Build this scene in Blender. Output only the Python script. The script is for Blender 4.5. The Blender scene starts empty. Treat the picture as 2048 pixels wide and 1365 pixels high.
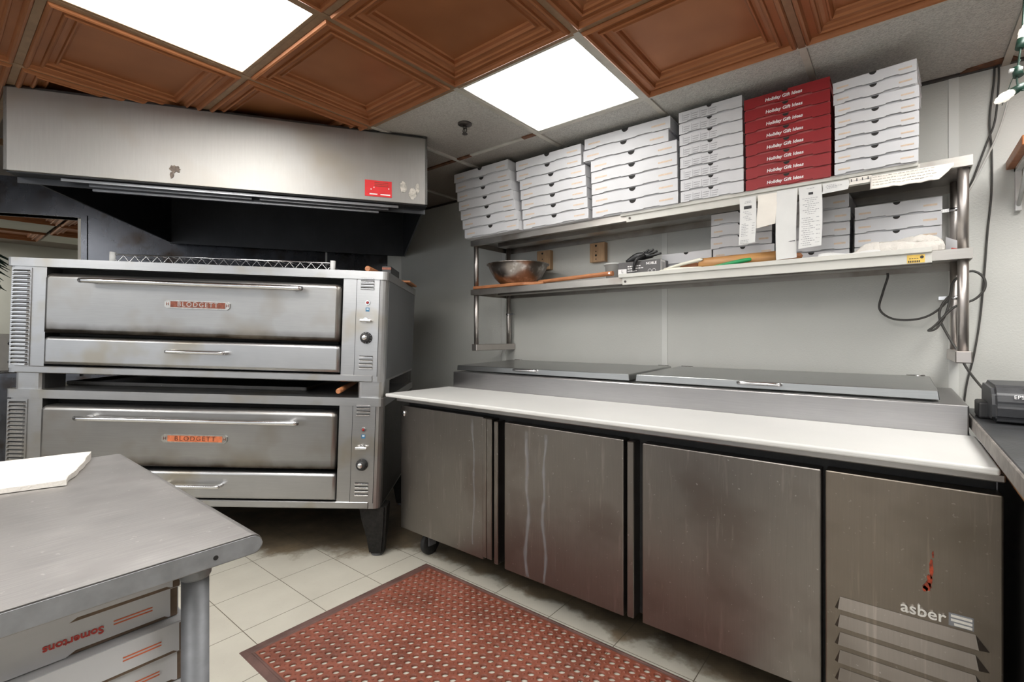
import bpy, bmesh, math, random
from mathutils import Vector, Matrix, noise as mnoise
random.seed(7)
scene = bpy.context.scene
COL = scene.collection
PI = math.pi

# ------------------------------------------------------------------ materials
def mat_new(name):
    m = bpy.data.materials.new(name); m.use_nodes = True
    nt = m.node_tree; b = nt.nodes['Principled BSDF']
    return m, nt, b
def setc(b, **k):
    for n, v in k.items():
        n = n.replace('_', ' ')
        if n in b.inputs: b.inputs[n].default_value = v
def C(r, g, b): return (r, g, b, 1)
def N(nt, t, **k):
    n = nt.nodes.new(t)
    for a, v in k.items(): setattr(n, a, v)
    return n
def coords(nt, scale=(1, 1, 1), kind='Object', rot=(0, 0, 0)):
    tc = N(nt, 'ShaderNodeTexCoord'); mp = N(nt, 'ShaderNodeMapping')
    mp.inputs['Scale'].default_value = scale; mp.inputs['Rotation'].default_value = rot
    nt.links.new(tc.outputs[kind], mp.inputs['Vector']); return mp.outputs['Vector']
def noise(nt, vec, scale, detail=3, rough=.55):
    n = N(nt, 'ShaderNodeTexNoise'); n.inputs['Scale'].default_value = scale
    n.inputs['Detail'].default_value = detail; n.inputs['Roughness'].default_value = rough
    nt.links.new(vec, n.inputs['Vector']); return n.outputs['Fac']
def ramp(nt, fac, stops):
    r = N(nt, 'ShaderNodeValToRGB'); e = r.color_ramp.elements
    while len(e) < len(stops): e.new(.5)
    for i, (p, c) in enumerate(stops):
        e[i].position = p; e[i].color = c if len(c) == 4 else (*c, 1)
    nt.links.new(fac, r.inputs['Fac']); return r.outputs['Color']
def mix(nt, fac, a, b, mode='MIX'):
    m = N(nt, 'ShaderNodeMix', data_type='RGBA', blend_type=mode)
    for s, v in ((0, fac), (6, a), (7, b)):
        if hasattr(v, 'links'): nt.links.new(v, m.inputs[s])
        else: m.inputs[s].default_value = v
    return m.outputs[2]
def math_(nt, op, a, b=0.0, c=0.0):
    m = N(nt, 'ShaderNodeMath', operation=op)
    for i, v in enumerate((a, b, c)):
        if hasattr(v, 'links'): nt.links.new(v, m.inputs[i])
        else: m.inputs[i].default_value = v
    return m.outputs[0]
def bump(nt, b, h, strength, dist=.01):
    n = N(nt, 'ShaderNodeBump'); n.inputs['Strength'].default_value = strength
    n.inputs['Distance'].default_value = dist
    nt.links.new(h, n.inputs['Height']); nt.links.new(n.outputs['Normal'], b.inputs['Normal'])

def plain(name, col, rough=.5, metal=0, var=.08, scale=12, spec=.5, bmp=0):
    m, nt, b = mat_new(name)
    v = coords(nt); f = noise(nt, v, scale)
    lo = tuple(c * (1 - var) for c in col); hi = tuple(min(1, c * (1 + var)) for c in col)
    nt.links.new(ramp(nt, f, [(.3, lo), (.7, hi)]), b.inputs['Base Color'])
    setc(b, Roughness=rough, Metallic=metal, Specular_IOR_Level=spec)
    if bmp: bump(nt, b, noise(nt, v, scale * 6), bmp, .004)
    return m

def steel(name, base, rough, brush=(1, 60, 60), blotch=3.0, var=.12, rvar=.1, tint=None, drips=None, spots=0, wav=0, gm=.25, bs=.25, soot=None):
    """brushed stainless: brush = object-space stretch of the grain"""
    m, nt, b = mat_new(name)
    v = coords(nt); vb = coords(nt, brush)
    grain = noise(nt, vb, 4, 4, .7); blot = noise(nt, v, blotch, 4, .6)
    lo = tuple(c * (1 - var) for c in base); hi = tuple(min(1, c * (1 + var)) for c in base)
    col = ramp(nt, blot, [(.3, lo), (.7, hi)])
    col = mix(nt, gm, col, ramp(nt, grain, [(.3, tuple(c * .8 for c in base)), (.7, tuple(min(1, c * 1.2) for c in base))]))
    if tint:
        t = ramp(nt, noise(nt, v, blotch * 1.7, 3), [(.52, (0, 0, 0)), (.68, (1, 1, 1))])
        col = mix(nt, t, col, C(*tint))
    if drips:
        d = noise(nt, coords(nt, drips), 5, 4, .6)
        d = ramp(nt, d, [(.6, (0, 0, 0)), (.74, (.6, .6, .6))])
        col = mix(nt, d, col, C(min(1, base[0] * 1.5), min(1, base[1] * 1.5), min(1, base[2] * 1.5)))
    if spots:
        s = ramp(nt, noise(nt, v, 90, 2), [(.70, (0, 0, 0)), (.74, (1, 1, 1))])
        col = mix(nt, math_(nt, 'MULTIPLY', s, spots), col, C(.75, .73, .7))
    if soot:                                   # baked-on brown soot along the lower edge of the part
        sp = N(nt, 'ShaderNodeSeparateXYZ'); nt.links.new(v, sp.inputs[0])
        q = math_(nt, 'ADD', math_(nt, 'DIVIDE', math_(nt, 'ADD', sp.outputs['Z'], -soot[0]), soot[1] - soot[0]), math_(nt, 'MULTIPLY', math_(nt, 'ADD', noise(nt, coords(nt, (1, 1, 1)), 7, 3), -.5), .7))
        col = mix(nt, ramp(nt, q, [(.12, (1, 1, 1)), (.45, (.45, .45, .45)), (.95, (0, 0, 0))]), col, C(.045, .033, .024))
    nt.links.new(col, b.inputs['Base Color'])
    r = math_(nt, 'MULTIPLY_ADD', blot, rvar, rough - rvar * .5)
    r = math_(nt, 'MULTIPLY_ADD', grain, .12, r)
    nt.links.new(r, b.inputs['Roughness'])
    setc(b, Metallic=1.0)
    h = grain
    bump(nt, b, math_(nt, 'ADD', math_(nt, 'MULTIPLY', grain, .06), math_(nt, 'MULTIPLY', noise(nt, v, 2.2, 1), wav)), bs, .006)
    return m

M = {}
M['steel_oven'] = steel('oven_stainless', (.44, .44, .445), .30, (2, 40, 90), 2.2, .1, tint=(.40, .37, .32), wav=.6)
M['steel_oven_door'] = steel('oven_door_stainless', (.36, .355, .35), .30, (2, 40, 80), 1.6, .12, tint=(.31, .285, .25), wav=.6, soot=(.205, .265))
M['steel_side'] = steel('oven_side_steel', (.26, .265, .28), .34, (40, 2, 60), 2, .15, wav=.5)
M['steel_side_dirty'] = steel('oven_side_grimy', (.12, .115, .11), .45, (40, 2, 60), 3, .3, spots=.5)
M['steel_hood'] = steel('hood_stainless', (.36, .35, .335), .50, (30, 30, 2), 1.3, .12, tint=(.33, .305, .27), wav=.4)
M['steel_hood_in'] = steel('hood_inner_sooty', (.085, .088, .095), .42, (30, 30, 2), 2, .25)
M['steel_wall'] = steel('wall_flashing_steel', (.10, .105, .12), .22, (2, 2, .7), 3, .3, tint=(.06, .05, .045), wav=.3, bs=.04)
M['steel_fridge'] = steel('fridge_stainless', (.235, .215, .2), .30, (60, 2, 1.5), 2.0, .12, tint=(.19, .165, .15), drips=(9, 1, .8), spots=.35, wav=.5)
M['steel_fridge_panel'] = steel('fridge_panel_stainless', (.22, .19, .16), .34, (60, 2, 1.5), 2.0, .12, tint=(.17, .145, .12), drips=(14, 1, .6), spots=.15, wav=.4)
M['steel_rail'] = steel('rail_stainless', (.40, .39, .39), .26, (2, 60, 60), 2, .06, wav=.3)
M['steel_lid'] = steel('lid_stainless', (.40, .405, .40), .24, (2, 60, 60), 2, .06, wav=.3)
M['steel_table'] = steel('table_stainless', (.36, .345, .335), .34, (90, 3, 60), 5, .14, tint=(.32, .305, .295), spots=.25, gm=.7)
M['steel_shelf'] = steel('shelf_stainless', (.42, .40, .375), .33, (2, 60, 60), 3, .14, tint=(.30, .27, .24))
M['steel_tube'] = steel('tube_stainless', (.56, .52, .495), .34, (60, 60, 2), 6, .03, gm=.08, bs=.03)
M['chrome'] = steel('chrome', (.75, .75, .76), .15, (4, 4, 4), 6, .05)
M['galv'] = plain('galvanised_paint', (.20, .205, .22), .5, .25, .12, 40)
M['table_edge_sheen'] = plain('table_edge_painted_sheen', (.27, .275, .29), .5, .35, .14, 40)  # same steel as the top; the edge's bluish reflection is put into the colour
M['cast'] = plain('black_cast_iron', (.012, .011, .010), .55, 0, .5, 60, .25, bmp=.5)
M['black'] = plain('black_plastic', (.02, .02, .021), .45, 0, .3, 30)
M['gasket'] = plain('black_gasket', (.012, .012, .012), .55, 0, .4, 60)
M['dark'] = plain('dark_recess', (.015, .014, .013), .8, 0, .3, 20)
M['printer'] = plain('printer_plastic', (.035, .036, .04), .42, 0, .15, 50)
M['white_card'] = plain('white_corrugated_card', (.60, .60, .62), .62, 0, .03, 9)
M['card_edge'] = plain('brown_card_edge', (.16, .11, .075), .8, 0, .15, 60)
M['red_card'] = plain('red_card', (.27, .012, .016), .42, 0, .14, 6)
M['red_card_side'] = plain('red_card_side', (.50, .11, .11), .5, 0, .1, 10)
M['ink_orange'] = plain('faint_orange_ink', (.66, .50, .36), .6, 0, .1, 80)
M['ink_red'] = plain('red_ink', (.55, .06, .05), .6, 0, .1, 80)
M['ink_orange_strong'] = plain('orange_red_ink', (.68, .16, .07), .6, 0, .1, 80)
M['ink_grey'] = plain('grey_ink', (.33, .33, .35), .6, 0, .2, 120)
M['ink_black'] = plain('black_ink', (.03, .03, .032), .6, 0, .2, 120)
M['ink_white'] = plain('white_ink', (.82, .80, .80), .5, 0, .06, 80)
M['paper'] = plain('receipt_paper', (.68, .68, .67), .55, 0, .03, 14)
M['paper_cream'] = plain('cream_paper', (.78, .74, .68), .6, 0, .04, 14)
M['channel'] = plain('white_plastic_channel', (.56, .55, .51), .35, 0, .05, 6)
M['board'] = plain('polyethylene_board', (.60, .595, .575), .38, 0, .05, 2.5)
M['yellow'] = plain('yellow_label', (.75, .50, .10), .5, 0, .1, 60)
M['plate_red'] = plain('nameplate_rust_red', (.20, .06, .035), .45, .3, .35, 60)
M['plate_orange'] = plain('nameplate_orange', (.60, .17, .07), .45, .1, .2, 60)
M['plate_rim'] = plain('nameplate_rim', (.45, .44, .42), .35, .9, .2, 60)
M['red_lamp'] = plain('red_indicator', (.30, .02, .02), .2, 0, .2, 60)
M['blue_sticker'] = plain('blue_sticker', (.05, .16, .28), .4, 0, .2, 200)
M['sticker_red'] = plain('red_sticker', (.72, .03, .035), .45, 0, .08, 20)
M['torn'] = plain('torn_label_residue', (.50, .47, .42), .7, 0, .35, 50)
M['brown_stain'] = plain('brown_residue', (.13, .10, .08), .7, 0, .4, 80)
M['rust'] = plain('rust_sauce', (.27, .035, .01), .5, 0, .7, 90)
M['rubber'] = plain('tyre_rubber', (.015, .015, .015), .6, 0, .3, 60)
M['cord'] = plain('grey_black_cord', (.055, .052, .048), .5, 0, .15, 30)
M['cord_white'] = plain('white_cord', (.6, .6, .57), .5, 0, .05, 30)
M['green_sock'] = plain('dark_green_socket', (.012, .045, .03), .4, 0, .2, 60)
M['green'] = plain('green_plastic', (.015, .28, .09), .35, 0, .12, 20)
M['offwhite'] = plain('offwhite_plastic', (.72, .70, .60), .35, 0, .05, 20)
M['glovebox'] = plain('grey_carton', (.095, .09, .092), .5, 0, .1, 20)
M['glove'] = plain('black_nitrile', (.015, .015, .016), .38, 0, .3, 40)
M['towel'] = plain('white_terry_towel', (.60, .57, .53), .9, 0, .06, 30, .2, bmp=.6)
M['peg_white'] = plain('white_painted_metal', (.7, .7, .69), .4, 0, .05, 20)
M['bowl'] = steel('bowl_floury_steel', (.40, .36, .33), .26, (3, 3, 3), 14, .25, tint=(.68, .66, .65), gm=.5)
M['grid_bronze'] = plain('ceiling_grid_bronze', (.30, .19, .11), .4, .5, .15, 30)
M['grid_white'] = plain('ceiling_grid_grey', (.48, .46, .41), .45, .2, .12, 12)
M['grid_rust'] = plain('ceiling_grid_rust', (.12, .048, .02), .7, 0, .6, 30)
M['wall_dark'] = plain('rear_wall_paint', (.30, .27, .24), .7, 0, .06, 3)
M['wall_far'] = plain('far_room_wall', (.50, .50, .44), .7, 0, .06, 3)
M['brown_paint'] = plain('dark_brown_laminate', (.05, .042, .038), .6, 0, .2, 5)
M['counter_black'] = plain('black_laminate', (.04, .041, .044), .4, 0, .35, 14, bmp=.2)
M['counter_edge'] = plain('worn_grey_edge', (.19, .17, .155), .55, 0, .35, 26)
M['knob_grey'] = plain('sprinkler_bronze', (.07, .06, .055), .4, .7, .2, 60)

def wood(name, c1, c2, scale=(3, 30, 30), rough=.5):
    m, nt, b = mat_new(name)
    f = noise(nt, coords(nt, scale), 2.2, 5, .65)
    nt.links.new(ramp(nt, f, [(.3, c1), (.7, c2)]), b.inputs['Base Color']); setc(b, Roughness=rough)
    return m
M['wood_peel'] = wood('peel_wood', (.30, .10, .04), (.55, .24, .10), (4, 40, 40))
M['wood_pin'] = wood('maple_wood', (.40, .19, .065), (.56, .30, .11), (3, 40, 40), .42)
M['wood_block'] = wood('pine_block', (.42, .25, .13), (.56, .36, .20), (30, 30, 4))
M['wood_shelf'] = wood('stained_pine', (.30, .09, .025), (.46, .17, .055), (3, 30, 30), .4)
M['wood_trim'] = wood('worn_brown_wood', (.14, .055, .02), (.34, .15, .05), (30, 3, 30), .5)

def copper():
    m, nt, b = mat_new('copper_ceiling_plastic')
    f = noise(nt, coords(nt), 5, 2)
    nt.links.new(ramp(nt, f, [(.3, (.30, .112, .042)), (.7, (.36, .14, .055))]), b.inputs['Base Color'])
    setc(b, Roughness=.42, Metallic=.55); return m
M['copper'] = copper()

def acoustic():
    m, nt, b = mat_new('acoustic_tile')
    v = coords(nt, kind='Object')
    g = noise(nt, v, 130, 3, .7)
    grime = noise(nt, v, .9, 2)
    c = ramp(nt, g, [(.35, (.50, .49, .465)), (.62, (.74, .73, .69))])
    sp = ramp(nt, noise(nt, v, 170, 2), [(.60, (0, 0, 0)), (.68, (1, 1, 1))])
    c = mix(nt, math_(nt, 'MULTIPLY', sp, .55), c, C(.78, .77, .74))
    # grease-browned towards the hood (left end of the room)
    sep = N(nt, 'ShaderNodeSeparateXYZ'); nt.links.new(v, sep.inputs[0])
    k = math_(nt, 'MULTIPLY_ADD', grime, .6, math_(nt, 'MULTIPLY_ADD', sep.outputs['X'], -.55, -.85))
    kr = ramp(nt, k, [(.2, (0, 0, 0)), (.75, (.85, .85, .85))])
    c = mix(nt, kr, c, C(.17, .125, .085))
    nt.links.new(c, b.inputs['Base Color']); setc(b, Roughness=.42)
    bump(nt, b, g, .9, .014); return m
M['acoustic'] = acoustic()

def wallboard():
    m, nt, b = mat_new('grey_wall_panel')
    v = coords(nt)
    f = noise(nt, v, 1.5, 4); g = noise(nt, v, 170, 2)
    c = ramp(nt, f, [(.3, (.585, .585, .55)), (.7, (.64, .64, .605))])
    nt.links.new(c, b.inputs['Base Color']); setc(b, Roughness=.42)
    bump(nt, b, g, .22, .004); return m
M['wall'] = wallboard()
M['seam'] = plain('panel_seam_strip', (.72, .72, .69), .4, 0, .04, 4)

def floor_mat():
    m, nt, b = mat_new('vinyl_floor_tile')
    v = coords(nt)
    sep = N(nt, 'ShaderNodeSeparateXYZ'); nt.links.new(v, sep.inputs[0])
    X, Y = sep.outputs['X'], sep.outputs['Y']
    def line(co, off, pitch):
        t = math_(nt, 'FRACT', math_(nt, 'DIVIDE', math_(nt, 'ADD', co, -off + 40 * pitch), pitch))
        t = math_(nt, 'ABSOLUTE', math_(nt, 'ADD', t, -.5))
        return math_(nt, 'GREATER_THAN', t, .4945)
    g = math_(nt, 'MAXIMUM', line(X, -1.7445, .2985), line(Y, 1.0985, .2845))
    base = ramp(nt, noise(nt, v, 3, 4), [(.3, (.43, .405, .345)), (.7, (.52, .495, .425))])
    fl = ramp(nt, noise(nt, v, 160, 2), [(.66, (0, 0, 0)), (.74, (.5, .5, .5))])
    base = mix(nt, fl, base, C(.33, .29, .23))
    sc = ramp(nt, noise(nt, coords(nt, (1.5, 1, 1)), 34, 5, .75), [(.64, (0, 0, 0)), (.76, (.6, .6, .6))])
    base = mix(nt, sc, base, C(.30, .24, .17))
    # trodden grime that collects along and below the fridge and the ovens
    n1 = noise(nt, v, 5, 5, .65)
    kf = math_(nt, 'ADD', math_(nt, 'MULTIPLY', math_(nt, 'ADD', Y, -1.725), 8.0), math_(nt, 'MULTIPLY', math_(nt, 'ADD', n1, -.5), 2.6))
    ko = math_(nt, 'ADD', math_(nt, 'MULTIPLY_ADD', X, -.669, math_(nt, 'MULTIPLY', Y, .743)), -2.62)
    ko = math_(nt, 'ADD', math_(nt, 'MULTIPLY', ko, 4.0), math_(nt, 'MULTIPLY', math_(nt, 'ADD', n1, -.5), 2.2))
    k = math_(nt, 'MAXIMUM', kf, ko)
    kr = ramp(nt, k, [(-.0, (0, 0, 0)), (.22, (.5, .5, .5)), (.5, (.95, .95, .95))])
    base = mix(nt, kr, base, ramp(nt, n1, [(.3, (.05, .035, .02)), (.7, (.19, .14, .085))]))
    base = mix(nt, g, base, C(.10, .08, .055))
    nt.links.new(base, b.inputs['Base Color']); setc(b, Roughness=.48); return m
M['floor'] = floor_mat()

def mat_rubber():
    m, nt, b = mat_new('red_rubber')
    v = coords(nt); f = noise(nt, v, 5, 5, .6)
    c = ramp(nt, f, [(.3, (.13, .038, .022)), (.55, (.215, .062, .036)), (.75, (.26, .09, .06))])
    nt.links.new(c, b.inputs['Base Color']); setc(b, Roughness=.5); return m
M['mat'] = mat_rubber()
M['mat_edge'] = plain('worn_rubber_edge', (.115, .06, .05), .55, 0, .35, 9)

def clear_plastic():
    m, nt, b = mat_new('cloudy_plastic')
    setc(b, Roughness=.25, Alpha=.55); b.inputs['Base Color'].default_value = C(.72, .72, .70); return m
M['cup'] = clear_plastic()

def lens(name, strength, axis=None, pitch=1, col=(1, .985, .95)):
    m, nt, b = mat_new(name)
    setc(b, Roughness=.4); b.inputs['Base Color'].default_value = C(.8, .8, .78)
    b.inputs['Emission Color'].default_value = C(*col)
    if axis is None:
        b.inputs['Emission Strength'].default_value = strength
    else:
        sep = N(nt, 'ShaderNodeSeparateXYZ'); nt.links.new(coords(nt), sep.inputs[0])
        w = math_(nt, 'COSINE', math_(nt, 'MULTIPLY', sep.outputs[axis], 2 * PI / pitch))
        nt.links.new(math_(nt, 'MULTIPLY_ADD', w, strength * -.18, strength), b.inputs['Emission Strength'])
    return m
LIGHT = 12.5
M['lens'] = lens('lit_prismatic_lens', LIGHT)
M['lens_tubes'] = lens('lit_lens_two_tubes', LIGHT * .45, 'Y', .3)
M['bulb'] = lens('lit_bulb', .55, col=(1, .93, .78))

# ------------------------------------------------------------------ mesh helpers
def BM(): return bmesh.new()
def box(bm, x0, x1, y0, y1, z0, z1, bev=0, seg=1, only=None, mi=0, mtx=None):
    vs = [bm.verts.new((x, y, z)) for z in (z0, z1) for y in (y0, y1) for x in (x0, x1)]
    fs = [bm.faces.new([vs[i] for i in q]) for q in ((0, 2, 3, 1), (4, 5, 7, 6), (0, 1, 5, 4), (2, 6, 7, 3), (0, 4, 6, 2), (1, 3, 7, 5))]
    for f in fs: f.material_index = mi
    allv = vs
    if bev:
        es = set(e for f in fs for e in f.edges)
        if only: es = [e for e in es if only((e.verts[0].co + e.verts[1].co) / 2, (e.verts[1].co - e.verts[0].co).normalized())]
        r = bmesh.ops.bevel(bm, geom=list(es), offset=bev, segments=seg, profile=.5, affect='EDGES')
        allv = list({v for f in bm.faces if f.is_valid for v in f.verts} if False else set(r['verts']) | {v for v in vs if v.is_valid})
    if mtx is not None:
        for v in allv: v.co = mtx @ v.co
    return allv
def prism(bm, pts, d0, d1, plane='XZ', mi=0):
    """extrude polygon pts (2d) along the remaining axis from d0 to d1"""
    def mk(p, d):
        return {'XZ': (p[0], d, p[1]), 'XY': (p[0], p[1], d), 'YZ': (d, p[0], p[1])}[plane]
    a = [bm.verts.new(mk(p, d0)) for p in pts]; b = [bm.verts.new(mk(p, d1)) for p in pts]
    n = len(pts); fs = [bm.faces.new(a), bm.faces.new(b[::-1])]
    for i in range(n): fs.append(bm.faces.new((a[i], b[i], b[(i + 1) % n], a[(i + 1) % n])))
    for f in fs: f.material_index = mi
    return a + b
def hexa(bm, bot, top, mi=0):
    """solid between two quads of 3d points"""
    a = [bm.verts.new(p) for p in bot]; b = [bm.verts.new(p) for p in top]; n = len(a)
    fs = [bm.faces.new(a[::-1]), bm.faces.new(b)]
    for i in range(n): fs.append(bm.faces.new((a[i], a[(i + 1) % n], b[(i + 1) % n], b[i])))
    for f in fs: f.material_index = mi
    return a + b
def cyl(bm, p0, p1, r0, r1=None, n=16, cap=True, mi=0):
    p0, p1 = Vector(p0), Vector(p1); r1 = r0 if r1 is None else r1
    d = (p1 - p0).normalized(); u = d.orthogonal().normalized(); w = d.cross(u)
    A, B = [], []
    for i in range(n):
        t = 2 * PI * i / n; o = u * math.cos(t) + w * math.sin(t)
        A.append(bm.verts.new(p0 + o * r0)); B.append(bm.verts.new(p1 + o * r1))
    fs = []
    for i in range(n):
        f = bm.faces.new((A[i], A[(i + 1) % n], B[(i + 1) % n], B[i])); f.smooth = True; fs.append(f)
    if cap: fs += [bm.faces.new(A[::-1]), bm.faces.new(B)]
    for f in fs: f.material_index = mi
def lathe(bm, prof, c=(0, 0, 0), axis='Z', n=24, mi=0):
    c = Vector(c); rings = []
    for r, h in prof:
        ring = []
        for i in range(n):
            t = 2 * PI * i / n; a, b = r * math.cos(t), r * math.sin(t)
            ring.append(bm.verts.new(c + Vector({'Z': (a, b, h), 'Y': (a, h, b), 'X': (h, a, b)}[axis])))
        rings.append(ring)
    for k in range(len(rings) - 1):
        for i in range(n):
            f = bm.faces.new((rings[k][i], rings[k][(i + 1) % n], rings[k + 1][(i + 1) % n], rings[k + 1][i])); f.smooth = True; f.material_index = mi
    for ring in (rings[0], rings[-1]):
        try: bm.faces.new(ring).material_index = mi
        except ValueError: pass
def smooth_path(pts, k=8):
    P = [Vector(p) for p in pts]; P = [P[0] * 2 - P[1]] + P + [P[-1] * 2 - P[-2]]; out = []
    for i in range(1, len(P) - 2):
        for s in range(k):
            t = s / k
            out.append(.5 * ((2 * P[i]) + (P[i + 1] - P[i - 1]) * t + (2 * P[i - 1] - 5 * P[i] + 4 * P[i + 1] - P[i + 2]) * t * t + (3 * P[i] - P[i - 1] - 3 * P[i + 1] + P[i + 2]) * t ** 3))
    out.append(P[-2]); return out
def tube(bm, pts, r, n=8, k=8, mi=0, taper=None):
    path = smooth_path(pts, k) if k else [Vector(p) for p in pts]
    rings = []; u = None
    for i, p in enumerate(path):
        d = (path[min(i + 1, len(path) - 1)] - path[max(i - 1, 0)]).normalized()
        u = d.orthogonal().normalized() if u is None else (u - d * u.dot(d)).normalized()
        w = d.cross(u); rr = r * (taper(i / (len(path) - 1)) if taper else 1)
        rings.append([bm.verts.new(p + (u * math.cos(2 * PI * j / n) + w * math.sin(2 * PI * j / n)) * rr) for j in range(n)])
    for a, b in zip(rings, rings[1:]):
        for j in range(n):
            f = bm.faces.new((a[j], a[(j + 1) % n], b[(j + 1) % n], b[j])); f.smooth = True; f.material_index = mi
    bm.faces.new(rings[0][::-1]).material_index = mi; bm.faces.new(rings[-1]).material_index = mi
def quad(bm, a, b, c, d, mi=0):
    f = bm.faces.new([bm.verts.new(p) for p in (a, b, c, d)]); f.material_index = mi; return f

def obj(name, bm, mats, parent=None, label=None, loc=None):
    bmesh.ops.recalc_face_normals(bm, faces=bm.faces[:])
    me = bpy.data.meshes.new(name); bm.to_mesh(me); bm.free()
    for m in (mats if isinstance(mats, (list, tuple)) else [mats]): me.materials.append(M[m])
    o = bpy.data.objects.new(name, me); COL.objects.link(o)
    if parent: o.parent = parent
    if label: o['label'] = label
    if loc: o.location = loc
    return o
def tag(o, label, cat, group=None):
    o['label'] = label; o['category'] = cat
    if group: o['group'] = group
    return o
def thing(name, label, cat, loc=(0, 0, 0), rotz=0, group=None):
    o = bpy.data.objects.new(name, None); COL.objects.link(o); o.empty_display_size = .05
    o.location = loc; o.rotation_euler = (0, 0, rotz)
    return tag(o, label, cat, group)
def struct(name, bm, mats):
    o = obj(name, bm, mats); o['kind'] = 'structure'; return o
def dup(root, loc, rot=(0, 0, 0)):
    r = root.copy(); COL.objects.link(r); r.location = loc; r.rotation_euler = rot
    for ch in root.children:
        c = ch.copy(); COL.objects.link(c); c.parent = r
        for g in ch.children:
            d = g.copy(); COL.objects.link(d); d.parent = c
    return r
_tc = {}
def text_bm(bm, s, size, mtx, extrude=.0006, shear=0, bold=0, space=1.0, mi=0):
    """lettering: text centred on the origin of the XY plane, placed with mtx"""
    cu = bpy.data.curves.new('lettering', 'FONT'); cu.body = s; cu.size = size; cu.extrude = extrude
    cu.align_x = 'CENTER'; cu.align_y = 'CENTER'; cu.shear = shear; cu.offset = bold; cu.space_character = space
    cu.resolution_u = 3
    t = bpy.data.objects.new('lettering', cu); COL.objects.link(t)
    bpy.context.view_layer.update()
    me = bpy.data.meshes.new_from_object(t.evaluated_get(bpy.context.evaluated_depsgraph_get()))
    me.transform(mtx); n0 = len(bm.faces); bm.from_mesh(me)
    bm.faces.ensure_lookup_table()
    for f in bm.faces[n0:]: f.material_index = mi
    bpy.data.objects.remove(t); bpy.data.curves.remove(cu); bpy.data.meshes.remove(me)
def frame(o, x, y):
    """matrix with origin o, local x and y axes (world vectors)"""
    x = Vector(x).normalized(); y = Vector(y).normalized(); z = x.cross(y)
    m = Matrix((x, y, z)).transposed().to_4x4(); m.translation = Vector(o); return m
ORD = ['bottom', 'second from bottom', 'third from bottom', 'fourth from bottom', 'fifth from bottom', 'sixth from bottom', 'seventh from bottom', 'eighth from bottom']
def ordn(i, n): return 'topmost' if i == n - 1 else ('bottom' if i == 0 else ORD[i])

# ================================================================== ROOM
CEIL = 2.263; WY = 2.72; EYE = 1.18
GX, GY, GP = -1.505, 1.465, .6096
TH = math.radians(39)
def rd(r, d, z=0):                      # metres right of / ahead of the viewpoint -> room coordinates
    return Vector((r * math.cos(TH) - d * math.sin(TH), r * math.sin(TH) + d * math.cos(TH), z))
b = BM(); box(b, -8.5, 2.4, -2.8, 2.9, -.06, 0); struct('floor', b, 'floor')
b = BM(); box(b, -8.5, 2.4, -2.8, 2.9, 2.31, 2.36); struct('ceiling', b, 'acoustic')
b = BM(); box(b, -8.5, 2.4, WY, WY + .1, 0, 2.31); struct('wall_back', b, 'wall')
b = BM(); box(b, 2.3, 2.4, -2.7, WY, 0, 2.31); struct('wall_right', b, 'wall_dark')
b = BM(); box(b, -8.4, 2.3, -2.8, -2.7, 0, .75); box(b, -8.4, 2.3, -2.8, -2.7, 2.15, 2.31)
for x0, x1 in ((-8.4, -5.2), (-2.85, -2.7), (-.35, -.2), (2.1, 2.3)): box(b, x0, x1, -2.8, -2.7, .75, 2.15)  # unseen openings, added to let sky in as soft fill light
struct('wall_front', b, 'wall_dark')
b = BM(); box(b, -8.5, -8.4, -2.7, WY, 0, 2.31); struct('wall_far', b, 'wall_far')
# angled left wall with its pass-through opening
CORN = Vector((-3.48, WY, 0)); EL = Vector((-.515, -.857, 0)).normalized(); NL = Vector((-EL.y, EL.x, 0))  # NL points into the kitchen?
if NL.dot(Vector((0, 0, 0)) - CORN) < 0: NL = -NL
def wl(t, off, z): p = CORN + EL * t + NL * off; return (p.x, p.y, z)
def wall_piece(bm, t0, t1, z0, z1, o0=-.1, o1=0):
    hexa(bm, [wl(t0, o0, z0), wl(t1, o0, z0), wl(t1, o1, z0), wl(t0, o1, z0)], [wl(t0, o0, z1), wl(t1, o0, z1), wl(t1, o1, z1), wl(t0, o1, z1)])
OP0, OP1, OZ0, OZ1 = 2.30, 4.4, .92, 2.047
b = BM(); wall_piece(b, .0, OP0, 0, 2.31); wall_piece(b, OP0, OP1, OZ1, 2.31); wall_piece(b, OP0, OP1, 0, OZ0); wall_piece(b, OP1, 6.3, 0, 2.31)
struct('wall_left', b, 'steel_wall')
b = BM(); wall_piece(b, .62, .635, 0, 2.2, 0, .004); wall_piece(b, .0, .12, 0, 2.31, 0, .004)
struct('trim_1', b, 'seam')
b = BM(); wall_piece(b, OP0 - .035, OP0, OZ0, OZ1 + .02, -.11, .010); wall_piece(b, OP0, OP1, OZ1, OZ1 + .02, -.11, .010)
wall_piece(b, OP0, OP1, OZ0 - .03, OZ0, -.2, .03)
struct('trim_2', b, 'steel_wall')
b = BM(); wall_piece(b, OP0 + .0, OP0 + .03, OZ0, OZ1, -.1, -.02)
struct('trim_3', b, 'paper_cream')
# panel seams of the back wall
for n, x in enumerate((-2.277, -1.062, .172)):
    b = BM(); box(b, x - .016, x + .016, WY - .004, WY, 0, CEIL); struct('trim_%d' % (4 + n), b, 'seam')

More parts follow.
